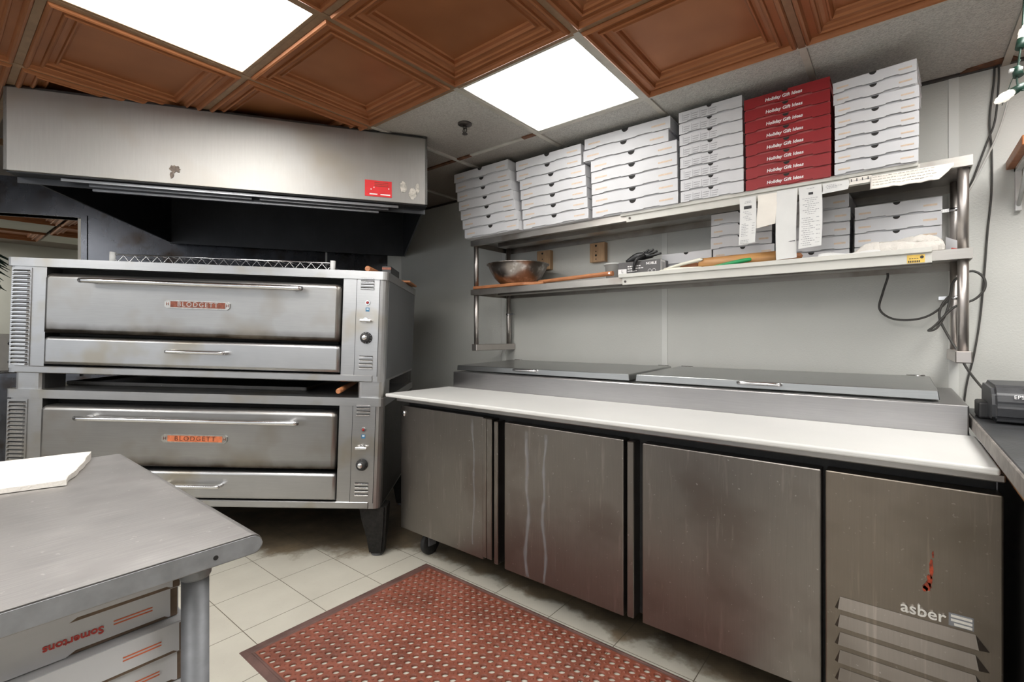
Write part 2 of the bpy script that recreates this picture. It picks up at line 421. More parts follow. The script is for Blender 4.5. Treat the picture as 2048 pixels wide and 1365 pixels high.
# ---- ceiling grid and tiles
def gx(p): return GX + GP * p
def gy(q): return GY + GP * q
tn = [10]
def bar(x0, x1, y0, y1, mat):
    dz = .0012 if x1 - x0 > .1 else 0
    b = BM(); box(b, x0, x1, y0, y1, CEIL - .006 + dz, CEIL + .03 + dz); tn[0] += 1; struct('trim_%d' % tn[0], b, mat)
T = .012
for p in range(-4, 5):
    ys = gy(1) if p >= 2 else gy(0)
    bar(gx(p) - T, gx(p) + T, gy(-4), ys, 'grid_bronze')
    bar(gx(p) - T, gx(p) + T, ys, WY, 'grid_white')
for q in (-3, -2, -1, 0):
    bar(gx(-4), gx(5), gy(q) - T, gy(q) + T, 'grid_bronze')
bar(gx(-4), gx(-1) + .12, gy(1) - T, gy(1) + T, 'grid_rust')
bar(gx(-1) + .12, gx(-.16), gy(1) - T, gy(1) + T, 'grid_white')
bar(gx(-.16), gx(.02), gy(1) - T * 1.2, gy(1) + T, 'grid_rust')
bar(gx(.02), gx(1), gy(1) - T, gy(1) + T, 'grid_white')
bar(gx(1), gx(5), gy(1) - T, gy(1) + T, 'grid_white')
b = BM(); box(b, gx(-4), 2.3, WY - .022, WY, CEIL - .005, CEIL + .02); struct('trim_40', b, 'knob_grey')
b = BM(); prism(b, [(.19, WY - .022), (.21, WY - .05), (.27, WY - .06), (.33, WY - .075), (.36, WY - .03), (.36, WY - .022)], CEIL - .004, CEIL + .002, 'XY'); struct('trim_41', b, 'grid_rust')

def copper_mesh():
    prof = [(.013, .012), (.013, -.006), (.017, -.014), (.023, -.017), (.029, -.013), (.033, -.003), (.035, .0), (.056, .0), (.059, -.007), (.064, -.010), (.069, -.006), (.071, .003), (.076, .008), (.086, .011),
            (.094, .011), (.098, .005), (.103, .005), (.108, .013), (.111, .024), (.117, .028)]
    bm = BM(); h = GP / 2; rings = []
    for ins, z in prof:
        a = h - ins; rings.append([bm.verts.new(p) for p in ((-a, -a, z), (a, -a, z), (a, a, z), (-a, a, z))])
    for k in range(len(rings) - 1):
        for i in range(4): bm.faces.new((rings[k][i], rings[k][(i + 1) % 4], rings[k + 1][(i + 1) % 4], rings[k + 1][i]))
    bm.faces.new(rings[-1]); return bm
ct = None
CT = {(-1, -1): 'copper coffered ceiling tile with one corner touching the sprinkler tile, above hood right end',
      (0, -1): 'copper coffered ceiling tile whose lower edge borders the small square light panel',
      (1, 0): 'whole copper coffered ceiling tile directly right of the small square light panel',
      (2, 0): 'copper coffered ceiling tile at top edge of photo, above red boxes',
      (1, -1): 'copper coffered ceiling tile cut by top edge of photo, above the small light corner',
      (-2, -1): 'copper coffered ceiling tile cut diagonally by the hood top, lowest one',
      (-2, -2): 'copper coffered ceiling tile between the large light panel and the hood',
      (-3, -2): 'copper coffered ceiling tile at top left corner of photo beside hood',
      (0, -2): 'copper coffered ceiling tile right of the large light panel, beyond photo top',
      (-2, -3): 'copper coffered ceiling tile left of large light panel, at photo top edge',
      (-3, -3): 'copper coffered ceiling tile in far upper left corner of photo',
      (-3, -1): 'copper coffered ceiling tile hidden mostly above the hood'}
for (p, q), lab in CT.items():
    loc = (gx(p + .5), gy(q + .5), CEIL)
    if ct is None: ct = obj('ceiling_tile', copper_mesh(), 'copper'); o = ct
    else: o = ct.copy(); COL.objects.link(o)
    o.location = loc; tag(o, lab, 'ceiling tile', 'copper ceiling tiles')
for k, ((p, q), lab) in enumerate({(-9, -1): 'copper ceiling tile seen through the wall opening behind the light there', (-8, -2): 'copper ceiling tile seen through the wall opening, right of the light',
               (-8, -1): 'copper ceiling tile seen through opening, nearest the opening jamb', (-9, -3): 'copper ceiling tile through the opening, in front of the light there',
               (-8, -3): 'copper ceiling tile through the opening, at the corner of the light', (-10, -2): 'farthest copper ceiling tile seen through the wall opening', (-9, -4): 'copper ceiling tile through the opening, nearest to photo edge', (-10, -3): 'copper ceiling tile through the opening, left of the beige tile'}.items()):
    o = ct.copy(); COL.objects.link(o); o.location = (gx(p + .5), gy(q + .5), CEIL); tag(o, lab, 'ceiling tile', 'copper ceiling tiles beyond the opening')
WT = {(-1, 0): 'grey textured ceiling tile that holds the sprinkler head', (-2, 0): 'browned textured ceiling tile beside right end of the hood',
      (-3, 0): 'greasy brown ceiling tile hidden behind the hood end', (-3, 1): 'dark brown ceiling tile against back wall behind the hood',
      (-2, 1): 'brown ceiling tile with rusty edge, above left end of the box shelf', (-1, 1): 'grey ceiling tile above the second box stack, behind sprinkler tile',
      (0, 1): 'grey ceiling tile between small light panel and back wall', (1, 1): 'grey ceiling tile above the printed white and red box stacks',
      (2, 1): 'large pale textured ceiling tile above the right white stack', (-9, -2): 'beige ceiling tile among copper ones, seen through the wall opening', (-10, -1): 'pale ceiling tile beside the opening jamb, beyond the copper tiles', (3, 1): 'pale textured ceiling tile beyond the right end of shelf'}
for (p, q), lab in WT.items():
    b = BM(); y1 = WY - .024 if q == 1 else gy(q + 1) - T
    far_ = p < -8
    box(b, gx(p) + T, gx(p + 1) - T, gy(q) + T, y1, CEIL + .002, CEIL + .02, .002)
    o = obj('ceiling_tile', b, 'wall_far' if far_ else 'acoustic'); tag(o, lab, 'ceiling tile', 'grey acoustic ceiling tiles')

def light_panel(p0, p1, q0, q1, lab, lens='lens', frame_m='grid_bronze'):
    x0, x1, y0, y1 = gx(p0) + T, gx(p1) - T, gy(q0) + T, gy(q1) - T
    cx, cy = (x0 + x1) / 2, (y0 + y1) / 2; hx, hy = (x1 - x0) / 2, (y1 - y0) / 2
    t = thing('ceiling_light', lab, 'ceiling light', (cx, cy, CEIL), 0, 'recessed ceiling light panels')
    b = BM(); w = .014
    for a in ((-hx, hx, -hy, -hy + w), (-hx, hx, hy - w, hy), (-hx, -hx + w, -hy + w, hy - w), (hx - w, hx, -hy + w, hy - w)): box(b, *a, -.004, .03)
    obj('frame', b, frame_m, t)
    b = BM(); box(b, -hx + w, hx - w, -hy + w, hy - w, .0, .012); obj('diffuser', b, lens, t)
    return t
light_panel(0, 1, 0, 1, 'small square lit ceiling panel above the left box stacks', 'lens_tubes', 'grid_white')
light_panel(-1, 0, -3, -1, 'large lit ceiling panel at the top left of photo')
# unseen ceiling panels, added as fill light for kitchen and far room
light_panel(-10, -9, 1, 2, 'added fill light panel beyond the opening, out of view') 
light_panel(3, 4, -1, 1, 'added fill light panel above the right counter, just out of view')
light_panel(-11, -10, -4, -2, 'added fill light panel beyond the opening, farther left, out of view')
light_panel(1, 2, -4, -2, 'added fill light panel behind the photographer, nearest the counter')
light_panel(-3, -2, -6, -4, 'added fill light panel behind the photographer, left side')
light_panel(2, 3, -6, -4, 'added fill light panel far behind the photographer')

# sprinkler head
t = thing('sprinkler_head', 'small dark sprinkler head hanging from grey ceiling tile', 'sprinkler', (-1.726, 1.75, CEIL))
b = BM(); lathe(b, [(.001, 0), (.036, 0), (.036, -.004), (.022, -.010), (.012, -.012), (.001, -.012)]); obj('escutcheon', b, 'knob_grey', t)
b = BM(); cyl(b, (0, 0, -.012), (0, 0, -.024), .009)
for s in (-1, 1): tube(b, [(s * .008, 0, -.022), (s * .013, 0, -.034), (s * .004, 0, -.05)], .0028, 6, 4)
cyl(b, (0, 0, -.05), (0, 0, -.053), .014); obj('frame', b, 'knob_grey', t)
b = BM(); cyl(b, (0, 0, -.024), (0, 0, -.05), .0025); obj('bulb', b, 'knob_grey', t)

# ================================================================== HOOD
FL, FR, BL, BR = rd(-2.17, 2.047), rd(-.459, 2.60), rd(-2.60, 3.66), rd(-.95, 4.25)
HZ0, HZ1 = 1.893, CEIL - .004
hood = thing('exhaust_hood', 'large stainless exhaust hood hanging over the two ovens', 'hood', (FL + FR) / 2 + Vector((0, 0, HZ0)))
ho = hood.location.copy(); fx = (FR - FL).normalized(); fy = (BL - FL); fy = (fy - fx * fy.dot(fx)).normalized()
def slab(bm, A, B, inward, th, za, zb, zc=None, zd=None):
    """upright sheet from A to B; bottom za (at A) / zc (at B), top zb"""
    zc = za if zc is None else zc
    i = inward * th
    f = lambda P, z: (P.x - ho.x, P.y - ho.y, z - ho.z)
    hexa(bm, [f(A, za), f(B, zc), f(B + i, zc), f(A + i, za)], [f(A, zb), f(B, zb), f(B + i, zb), f(A + i, zb)])
b = BM(); slab(b, FL, FR, fy, .02, HZ0, HZ1); obj('fascia', b, 'steel_hood', hood, 'pale brushed front fascia with brown smears')
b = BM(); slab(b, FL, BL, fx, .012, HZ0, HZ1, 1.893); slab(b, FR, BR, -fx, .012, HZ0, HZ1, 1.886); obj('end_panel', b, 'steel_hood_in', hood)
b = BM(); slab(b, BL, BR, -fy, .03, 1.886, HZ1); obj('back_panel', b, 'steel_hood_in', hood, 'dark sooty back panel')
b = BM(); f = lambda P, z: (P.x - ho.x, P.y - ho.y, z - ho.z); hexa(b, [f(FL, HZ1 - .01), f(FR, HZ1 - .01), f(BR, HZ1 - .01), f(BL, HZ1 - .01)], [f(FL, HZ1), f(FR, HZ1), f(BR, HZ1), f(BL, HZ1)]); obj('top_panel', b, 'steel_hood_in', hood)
W = (FR - FL).length
def hf(u, w, z): p = FL + fx * u + fy * w - ho; return (p.x, p.y, z - ho.z)
def hbar(bm, u0, u1, w0, w1, z0, z1): hexa(bm, [hf(u0, w0, z0), hf(u1, w0, z0), hf(u1, w1, z0), hf(u0, w1, z0)], [hf(u0, w0, z1), hf(u1, w0, z1), hf(u1, w1, z1), hf(u0, w1, z1)])
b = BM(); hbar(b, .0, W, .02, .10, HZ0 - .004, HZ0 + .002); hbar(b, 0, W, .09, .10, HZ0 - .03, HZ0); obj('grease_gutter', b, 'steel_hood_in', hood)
for k, (u0, u1, w, z) in enumerate(((.18, W - .15, .045, HZ0 - .014), (.27, W * .52, .075, HZ0 - .022), (W * .54, W - .2, .075, HZ0 - .022), (.27, W - .25, .105, HZ0 - .034))):
    b = BM(); hbar(b, u0, u1, w - .007, w + .007, z - .006, z + .006); obj('filter_rail', b, 'steel_side', hood)
def on_fascia(u, z): return hf(u, -.0015, z)
ucam = W * .845
b = BM(); m = frame(hf(1.543, -.002, 1.955), fx, (0, 0, 1))
box(b, -.068, .068, -.042, .042, -.0005, .0008, mtx=m); o = obj('warning_sticker', b, 'sticker_red', hood, 'red rectangular sticker with white print')
b = BM()
for x0, x1, y in ((-.045, -.005, -.033), (.01, .06, -.033), (-.04, -.034, -.008), (-.025, -.02, .002), (.05, .055, .0)): box(b, x0, x1, y, y + .006, .0008, .0012, mtx=m)
for j in range(3): box(b, -.02, .05, .012 + j * .009, .015 + j * .009, .0008, .0010, mi=1, mtx=m)
obj('print', b, ['ink_white', 'plate_red'], o)
def blot(bm, m, pts, h=.0008): prism(bm, pts, -.0003, h, 'XY'); bm.verts.ensure_lookup_table(); [setattr(v, 'co', m @ v.co) for v in bm.verts[-2 * len(pts):]]
def ragged(cx, cy, rx, ry, n=18, j=.35): return [(cx + rx * math.cos(2 * PI * i / n) * (1 - j * random.random()), cy + ry * math.sin(2 * PI * i / n) * (1 - j * random.random())) for i in range(n)]
b = BM(); m = frame(hf(1.70, -.002, 1.955), fx, (0, 0, 1))
for a in ((-.03, .02, .02, .035), (.02, -.01, .022, .04), (.045, .02, .012, .03)): blot(b, m, ragged(*a))
obj('label_residue', b, 'torn', hood)
b = BM(); m = frame(hf(.63, -.002, 1.947), fx, (0, 0, 1))
blot(b, m, ragged(0, .014, .026, .022, 22, .5)); blot(b, m, ragged(-.014, -.016, .009, .02, 12, .3)); obj('adhesive_stain', b, 'brown_stain', hood)

# ================================================================== OVENS
ua = math.radians(42.013); ti = math.radians(1.9)
ux = Vector((math.cos(ua) * math.cos(ti), math.sin(ua) * math.cos(ti), -math.sin(ti)))
uz = Vector((math.cos(ua) * math.sin(ti), math.sin(ua) * math.sin(ti), math.cos(ti)))
uy = uz.cross(ux)
O_OVEN = Vector((-3.527, .270, .332)); OW, OD, OH = 1.878, .95, .583
def louver(bm, x0, x1, z, h=.009, out=.007, mi=0):
    """pressed louver: open on top, curved face"""
    pts = [(0, 0), (-out, h * .25), (-out * 1.0, h * .6), (-out * .45, h), (0, h)]
    prism(bm, [(p[0], z + p[1]) for p in pts], x0, x1, 'YZ', mi)
def bar_handle(bm, x0, x1, z, y0, out, r):
    pts = [(x0, y0, z), (x0 + .004, y0 - out * .7, z), (x0 + out * .7, y0 - out, z), (x1 - out * .7, y0 - out, z), (x1 - .004, y0 - out * .7, z), (x1, y0, z)]
    path = []
    for i, p in enumerate(pts): path.append(p)
    tube(bm, path, r, 10, 5)
def rounded(x0, x1, z0, z1, r, n=5, corners='tl tr'):
    out = []
    for name, cx, cz, a in (('tr', x1 - r, z1 - r, 0), ('tl', x0 + r, z1 - r, 90), ('bl', x0 + r, z0 + r, 180), ('br', x1 - r, z0 + r, 270)):
        if name in corners:
            for i in range(n + 1): t = math.radians(a + 90 * i / n); out.append((cx + r * math.cos(t), cz + r * math.sin(t)))
        else: out.append({'tr': (x1, z1), 'tl': (x0, z1), 'bl': (x0, z0), 'br': (x1, z0)}[name])
    return out
def pillow(bm, x0, x1, z0, z1, yb, yf, r, corners, soft=.014):
    """door-like slab: rounded outline, front edge eased back by soft"""
    base = rounded(x0, x1, z0, z1, r, 5, corners); inner = rounded(x0 + soft, x1 - soft, z0 + soft, z1 - soft, max(.003, r - soft), 5, corners)
    m1 = rounded(x0 + soft * .3, x1 - soft * .3, z0 + soft * .3, z1 - soft * .3, max(.003, r - soft * .3), 5, corners)
    R = [[bm.verts.new((x, y, z)) for x, z in pts] for pts, y in ((base, yb), (base, yf + soft), (m1, yf + soft * .3), (inner, yf))]
    n = len(base)
    for a, c in zip(R, R[1:]):
        for i in range(n):
            f = bm.faces.new((a[i], a[(i + 1) % n], c[(i + 1) % n], c[i])); f.smooth = True
    bm.faces.new(R[0]); bm.faces.new(R[-1])
def oven(lab, z0, upper):
    t = thing('deck_oven', lab, 'oven'); base = O_OVEN + uz * z0
    t.matrix_world = Matrix((ux, uy, uz)).transposed().to_4x4(); t.location = base
    XL, XR = (-.022, OW) if upper else (-.008, OW)
    # shell: sides, back, floor and top, with the baking chamber left open at the front
    b = BM(); r = .035
    box(b, XL, .168, .0, OD, .0, .54, r, 4, only=lambda c, d: abs(d.z) > .9 and c.x < .05 and c.y < .05)
    obj('left_case', b, 'steel_oven', t)
    b = BM(); box(b, 1.652, XR, .0, OD, .0, .54, r, 4, only=lambda c, d: abs(d.z) > .9 and c.x > 1.8 and c.y < .05)
    obj('right_case', b, ['steel_oven'], t)
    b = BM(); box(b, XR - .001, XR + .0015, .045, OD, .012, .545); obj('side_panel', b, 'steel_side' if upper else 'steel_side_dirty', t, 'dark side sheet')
    b = BM(); box(b, .168, 1.652, .09, OD, .04, .54); obj('chamber', b, 'dark', t)
    b = BM(); box(b, XL - .006, XR + .006, -.008, OD, .54, OH, .028, 4, only=lambda c, d: abs(d.z) > .9 and c.y < .05); obj('top_band', b, 'steel_oven', t)
    b = BM(); box(b, XL + .05, XR - .06, -.006, OD, -.0, .036, .004, 1); obj('bottom_band', b, 'steel_oven', t)
    # door and lower access panel
    b = BM(); pillow(b, .177, 1.645, .205, .508, .08, -.028, .03, 'tl tr', .022); d = obj('door', b, 'steel_oven_door', t, 'wide oven door with browned lower edge')
    b = BM(); bar_handle(b, .432, 1.424, .473 if upper else .455, -.026, .055, .0125); obj('handle', b, 'chrome', d, 'long chrome bar handle')
    b = BM(); box(b, .20, 1.62, .05, .085, .192, .212); obj('door_gap', b, 'dark', t)
    b = BM(); pillow(b, .177, 1.648, .046, .188, .08, -.02, .022, 'tl tr', .016); d = obj('lower_panel', b, 'steel_oven', t)
    b = BM(); bar_handle(b, .797, 1.078, .131 if upper else .120, -.018, .04, .0095); obj('handle', b, 'chrome', d, 'short chrome handle')
    # left louvers
    b = BM(); box(b, .002, .098, -.004, .01, .022, .532); v = obj('louver_panel', b, 'steel_oven', t)
    b = BM()
    for k in range(24): louver(b, .014, .088, .038 + k * .0203, .0115, .011); box(b, .012, .090, -.0012, .0, .038 + k * .0203 + .0115, .038 + k * .0203 + .0165, mi=1)
    o = obj('louvers', b, ['chrome', 'dark'], v); o.location.y = -.004
    # control column
    b = BM(); box(b, 1.722, 1.840, -.003, .01, .036, .535); cp = obj('control_panel', b, 'steel_oven', t)
    for xa, zl, pitch in ((1.742, .485, .0175), (1.746, .066, .0195)):
        b = BM()
        for k in range(4): louver(b, xa, xa + .07, zl + k * pitch, .0095, .008); box(b, xa, xa + .07, -.001, .0, zl + k * pitch + .0095, zl + k * pitch + .0135, mi=1)
        o = obj('louvers', b, ['chrome', 'dark'], cp); o.location.y = -.003
    b = BM(); box(b, 1.7205, 1.7225, -.0035, .0, .03, .54); box(b, 1.8395, 1.8415, -.0035, .0, .03, .54); obj('seam', b, 'gasket', cp)
    b = BM(); cyl(b, (1.781, -.003, .417), (1.781, -.010, .417), .0135, .012, mi=0); cyl(b, (1.781, -.010, .417), (1.781, -.014, .417), .008, .005, mi=1); obj('indicator_light', b, ['chrome', 'red_lamp'], cp, 'red indicator light')
    b = BM(); box(b, 1.771, 1.791, -.0045, -.003, .370, .391); box(b, 1.776, 1.787, -.005, -.0045, .381, .386, mi=1); obj('sticker', b, ['blue_sticker', 'ink_white'], cp, 'small blue sticker')
    b = BM(); zs = .322
    cyl(b, (1.776, -.003, zs + .004), (1.776, -.02, zs + .004), .013); box(b, 1.745, 1.807, -.03, -.018, zs - .007, zs + .007, .005, 2); obj('switch', b, 'chrome', cp, 'chrome lever switch')
    b = BM(); zk = .232; lathe(b, [(.001, -.003), (.031, -.003), (.031, -.010), (.026, -.014), (.024, -.030), (.018, -.034), (.001, -.034)], (1.779, 0, zk), 'Y', 24); k = obj('thermostat_knob', b, 'black', cp, 'round black thermostat knob')
    b = BM(); lathe(b, [(.001, -.034), (.014, -.034), (.012, -.037), (.001, -.038)], (1.776, 0, zk + .002), 'Y', 18)
    for a in range(0, 360, 30): ca, sa = math.cos(math.radians(a)), math.sin(math.radians(a)); box(b, 1.779 + .0275 * ca - .0012, 1.779 + .0275 * ca + .0012, -.0145, -.012, zk + .0275 * sa - .0012, zk + .0275 * sa + .0012)
    o = obj('knob_cap', b, 'chrome', t)
    # name plate with raised lettering
    zc = .372 if upper else .356; xc = .932 if upper else .94; hw = .161; hh = .021
    b = BM(); prism(b, [(xc - hw, zc - hh * .55), (xc - hw + .012, zc - hh), (xc + hw - .012, zc - hh), (xc + hw, zc - hh * .55), (xc + hw, zc + hh * .55), (xc + hw - .012, zc + hh), (xc - hw + .012, zc + hh), (xc - hw, zc + hh * .55)], -.034, -.027)
    pl = obj('nameplate', b, 'plate_rim', t)
    b = BM(); box(b, xc - hw + .03, xc + hw - .022, -.0352, -.034, zc - hh * .72, zc + hh * .72); obj('plate_field', b, 'plate_red' if upper else 'plate_orange', pl, 'rust red field' if upper else 'orange field')
    b = BM(); text_bm(b, 'BLODGETT', .034, frame((xc + .004, -.0355, zc), (1, 0, 0), (0, 0, 1)), .0012, space=1.25)
    obj('lettering', b, 'plate_rim' if upper else 'plate_red', pl, 'raised letters')
    for xe in (xc - hw + .016, xc + hw - .011):
        b = BM(); text_bm(b, 'H', .022, frame((xe, -.0345, zc), (1, 0, 0), (0, 0, 1)), .001); obj('end_mark', b, 'plate_red', pl)
    return t
ov1 = oven('lower deck oven of the stack, on black legs, with bright orange nameplate', 0, False)
ov2 = oven('upper deck oven of the stack, with dark rust nameplate, under the hood', .667, True)
# spacers of the upper oven
for x0, x1, nm in ((.012, .144, 'l'), (1.735, 1.875, 'r')):
    b = BM(); box(b, x0, x1, .012, .16, -.084, .0, .025, 3, only=lambda c, d: abs(d.z) > .9 and c.y < .05); obj('spacer_foot', b, 'steel_oven', ov2)
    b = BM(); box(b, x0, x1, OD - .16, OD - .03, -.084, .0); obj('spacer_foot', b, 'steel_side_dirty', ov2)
# cast legs of the lower oven, each reaching the floor
up = ov1.matrix_world
R3 = Matrix((ux, uy, uz)).transposed()
for x, y in ((1.835, .08), (.075, .08), (1.835, OD - .1), (.075, OD - .1)):
    topw = O_OVEN + ux * x + uy * y; L = topw.z / uz.z
    s = 1 if x > 1 else -1
    b = BM()
    def sec(z, wx, wy, dx): return [(x + dx - wx, y - wy, z), (x + dx + wx, y - wy, z), (x + dx + wx, y + wy, z), (x + dx - wx, y + wy, z)]
    S = [sec(-.0, .072, .06, 0), sec(-L * .25, .066, .055, s * .005), sec(-L * .6, .05, .045, s * .016), sec(-L + .018, .038, .04, s * .022)]
    V = [[b.verts.new(p) for p in q] for q in S]
    for a, c in zip(V, V[1:]):
        for i in range(4): b.faces.new((a[i], a[(i + 1) % 4], c[(i + 1) % 4], c[i]))
    b.faces.new(V[0]); b.faces.new(V[-1]); bmesh.ops.bevel(b, geom=[e for e in b.edges if abs((e.verts[0].co - e.verts[1].co).normalized().z) > .8], offset=.012, segments=2, affect='EDGES')
    lg = obj('leg', b, 'cast', ov1)
    b = BM(); cyl(b, (x + s * .02, y, -L + .02), (x + s * .02 - .0, y, -L + .001), .026, .03); obj('leg_foot', b, 'galv', lg)
b = BM(); box(b, .012, OW - .012, .02, OD - .02, -.006, .004); obj('base_pan', b, 'dark', ov1)

# things on and between the ovens
def opt(x, y, z): return O_OVEN + ux * x + uy * y + uz * z
rack = thing('wire_rack', 'chrome wire rack lying flat on top of the upper oven', 'wire rack')
rack.matrix_world = R3.to_4x4(); rack.location = opt(.395, .12, 1.2515)
rw = 1.16; rdp = .46
for y in (.0, rdp):
    b = BM(); tube(b, [(0, y, .05), (rw, y, .05)], .004, 6, 0); tube(b, [(0, y, .006), (rw, y, .006)], .004, 6, 0)
    n = 40; tube(b, [(rw * i / n, y, .010 if i % 2 else .046) for i in range(n + 1)], .0026, 5, 0); obj('truss_edge', b, 'chrome', rack)
b = BM()
for i in range(1, 24): tube(b, [(rw * i / 24, 0, .05), (rw * i / 24, rdp, .05)], .0022, 5, 0)
obj('wire_deck', b, 'chrome', rack)
for x in (0, rw):
    for y in (0, rdp): b = BM(); cyl(b, (x, y, 0), (x, y, .062), .014); obj('corner_sleeve', b, 'peg_white', rack)
def peel_handle(lab, x, y, z, L, r, dx):
    t = thing('oven_peel', lab, 'oven peel'); t.matrix_world = R3.to_4x4(); t.location = opt(x, y, z)
    b = BM(); tube(b, [(0, 0, r), (0, .006, r), (dx * L, L, r)], r, 12, 0, taper=lambda q: .8 if q < .005 else 1); obj('pole', b, 'wood_peel', t)
    b = BM(); box(b, dx * L - .12, dx * L + .12, L, L + .3, .004, .016, .003); obj('blade', b, 'wood_peel', t); return t
peel_handle('wooden peel with its handle end on upper oven top, right side', 1.765, .03, 1.2515, .5, .016, .05)
peel_handle('wooden peel with its handle end poking out between the two ovens', 1.66, -.06, .607, .6, .014, -.1)
t = thing('peel_rest', 'small dark carton behind the peel on the upper oven', 'box'); t.matrix_world = R3.to_4x4(); t.location = opt(1.815, .15, 1.2515)
b = BM(); box(b, 0, .05, 0, .25, 0, .05, .002); obj('carton', b, 'black', t); b = BM(); box(b, 0, .05, -.001, .0, .03, .042); obj('orange_band', b, 'plate_red', t)
# loose dark sheet pan on the lower oven, in the gap
t = thing('sheet_pan', 'dark tray slid into the gap between the ovens, edge at right', 'tray'); t.matrix_world = R3.to_4x4(); t.location = opt(.1, .22, .5845)
b = BM(); box(b, 0, 1.3, 0, .6, 0, .004); box(b, 0, 1.3, 0, .006, 0, .02); box(b, 0, 1.3, .594, .6, 0, .02); box(b, 0, .006, 0, .6, 0, .02); box(b, 1.294, 1.3, 0, .6, 0, .02); obj('tray', b, 'steel_side_dirty', t)

# ================================================================== PREP FRIDGE
DY = 1.64                                        # door faces
fr = thing('prep_fridge', 'long stainless pizza prep fridge with three doors and lidded rail, along back wall', 'fridge', (-.96, 2.15, 0))
FO = Vector((-.96, 2.15, 0))
def fbox(bm, x0, x1, y0, y1, z0, z1, bev=0, seg=1, only=None, mi=0): return box(bm, x0 - FO.x, x1 - FO.x, y0 - FO.y, y1 - FO.y, z0, z1, bev, seg, only, mi)
FX0, FX1 = -2.10, .19
b = BM(); fbox(b, FX0 + .005, FX1 - .005, DY + .05, 2.62, .15, .838); obj('cabinet', b, 'gasket', fr)
b = BM(); fbox(b, FX0 + .002, FX0 + .006, DY + .05, 2.62, .15, .838); fbox(b, FX1 - .006, FX1 - .002, DY + .05, 2.62, .15, .838); obj('side_panel', b, 'steel_side', fr)
b = BM(); fbox(b, FX0 + .03, FX1, DY - .055, 2.05, .838, .858, .003); obj('counter_edge', b, 'steel_rail', fr)
def drips(bm, segs, y):
    for pts, w in segs:
        for (x0, z0), (x1, z1) in zip(pts, pts[1:]):
            quad(bm, (x0 - w - FO.x, y - FO.y, z0), (x1 - w - FO.x, y - FO.y, z1), (x1 + w - FO.x, y - FO.y, z1), (x0 + w - FO.x, y - FO.y, z0))
DOORS = [(-2.102, -1.50, .146, .806), (-1.372, -.797, .142, .797), (-.724, -.178, .146, .795)]
for i, (x0, x1, z0, z1) in enumerate(DOORS):
    b = BM(); fbox(b, x0, x1, DY, DY + .05, z0, z1, .004, 2); d = obj('door', b, 'steel_fridge', fr, ['left door with round lock at its top corner', 'middle door with pale dried drips', 'right door'][i])
    if i == 0:
        b = BM(); lathe(b, [(.001, 0), (.016, 0), (.016, -.004), (.012, -.007), (.001, -.007)], (-2.075 - FO.x, DY - FO.y, .765), 'Y', 18); cyl(b, (-2.075 - FO.x, DY - .007 - FO.y, .765), (-2.075 - FO.x, DY - .009 - FO.y, .765), .006, mi=1); obj('lock', b, ['chrome', 'black'], d, 'round chrome lock')
M['drip'] = plain('dried_drip', (.42, .43, .46), .6, 0, .15, 40); M['drip'].node_tree.nodes['Principled BSDF'].inputs['Alpha'].default_value = .13
def wob(x, z0, z1, w, seed, amp=.022):
    n = 40; P = []
    for k in range(n + 1):
        z = z0 + (z1 - z0) * k / n; P.append((x + amp * mnoise.noise(Vector((z * 6, seed, 0))) , z, w * (.55 + .9 * abs(mnoise.noise(Vector((z * 14, seed + 5, 1)))))))
    return P
def drip_mesh(lst):
    b = BM()
    for P in lst:
        L = [b.verts.new((x - w - FO.x, DY - .0006 - FO.y, z)) for x, z, w in P]; R = [b.verts.new((x + w - FO.x, DY - .0006 - FO.y, z)) for x, z, w in P]
        for k in range(len(P) - 1): b.faces.new((L[k], R[k], R[k + 1], L[k + 1]))
    return b
dl = [c for c in fr.children if c.name.startswith('door')]
obj('dried_drip', drip_mesh([wob(-1.245, .77, .15, .013, 1), wob(-1.155, .77, .15, .010, 2), wob(-1.20, .70, .60, .0015, 3, .004), wob(-1.35, .69, .42, .0012, 6, .002), wob(-1.10, .76, .20, .0008, 8, .002), wob(-1.0, .60, .25, .0008, 9, .002)]), 'drip', dl[1], 'pale dried drips')
obj('dried_drip', drip_mesh([wob(-1.245, .74, .17, .006, 1), wob(-1.155, .75, .17, .005, 2)]), 'drip', dl[1], 'pale drip cores').location.y = -.0005
obj('dried_drip', drip_mesh([wob(-1.56, .79, .20, .008, 4), wob(-1.80, .60, .50, .0012, 5, .002), wob(-1.75, .47, .40, .0012, 7, .002)]), 'drip', dl[0], 'pale dried drip')
# pull strips and dark recesses between the doors
for a, c in ((-1.500, -1.478), (-1.475, -1.445), (-1.431, -1.408), (-.782, -.755)):
    b = BM(); fbox(b, a, c, DY - .004, DY + .05, .150 if a > -1.44 else .16, .803 if a < -1.44 else .795, .003); obj('pull_strip', b, 'steel_fridge', fr)
b = BM(); fbox(b, -.168, .192, DY - .006, DY + .05, .10, .797, .004, 2); pn = obj('compressor_panel', b, 'steel_fridge_panel', fr, 'brown-tinted louvered panel')
b = BM()
for k in range(6):
    z = .412 - k * .050; x0, x1 = -.145, .168
    A = [(x0 - FO.x, DY - .007 - FO.y, z), (x1 - FO.x, DY - .007 - FO.y, z), (x1 - .025 - FO.x, DY - .007 - FO.y, z + .034), (x0 + .012 - FO.x, DY - .007 - FO.y, z + .034)]
    vs = [b.verts.new(p) for p in A] + [b.verts.new((x0 + .008 - FO.x, DY - .017 - FO.y, z + .002)), b.verts.new((x1 - .02 - FO.x, DY - .017 - FO.y, z + .002))]
    for q in ((0, 4, 5, 1), (4, 3, 2, 5), (0, 3, 4), (1, 5, 2)): b.faces.new([vs[j] for j in q])
obj('vent_louvers', b, 'steel_fridge_panel', pn, 'row of pressed vent louvers')
b = BM(); m = frame((.044 - FO.x, DY - .0075 - FO.y, .468), (1, 0, .0), (0, 0, 1))
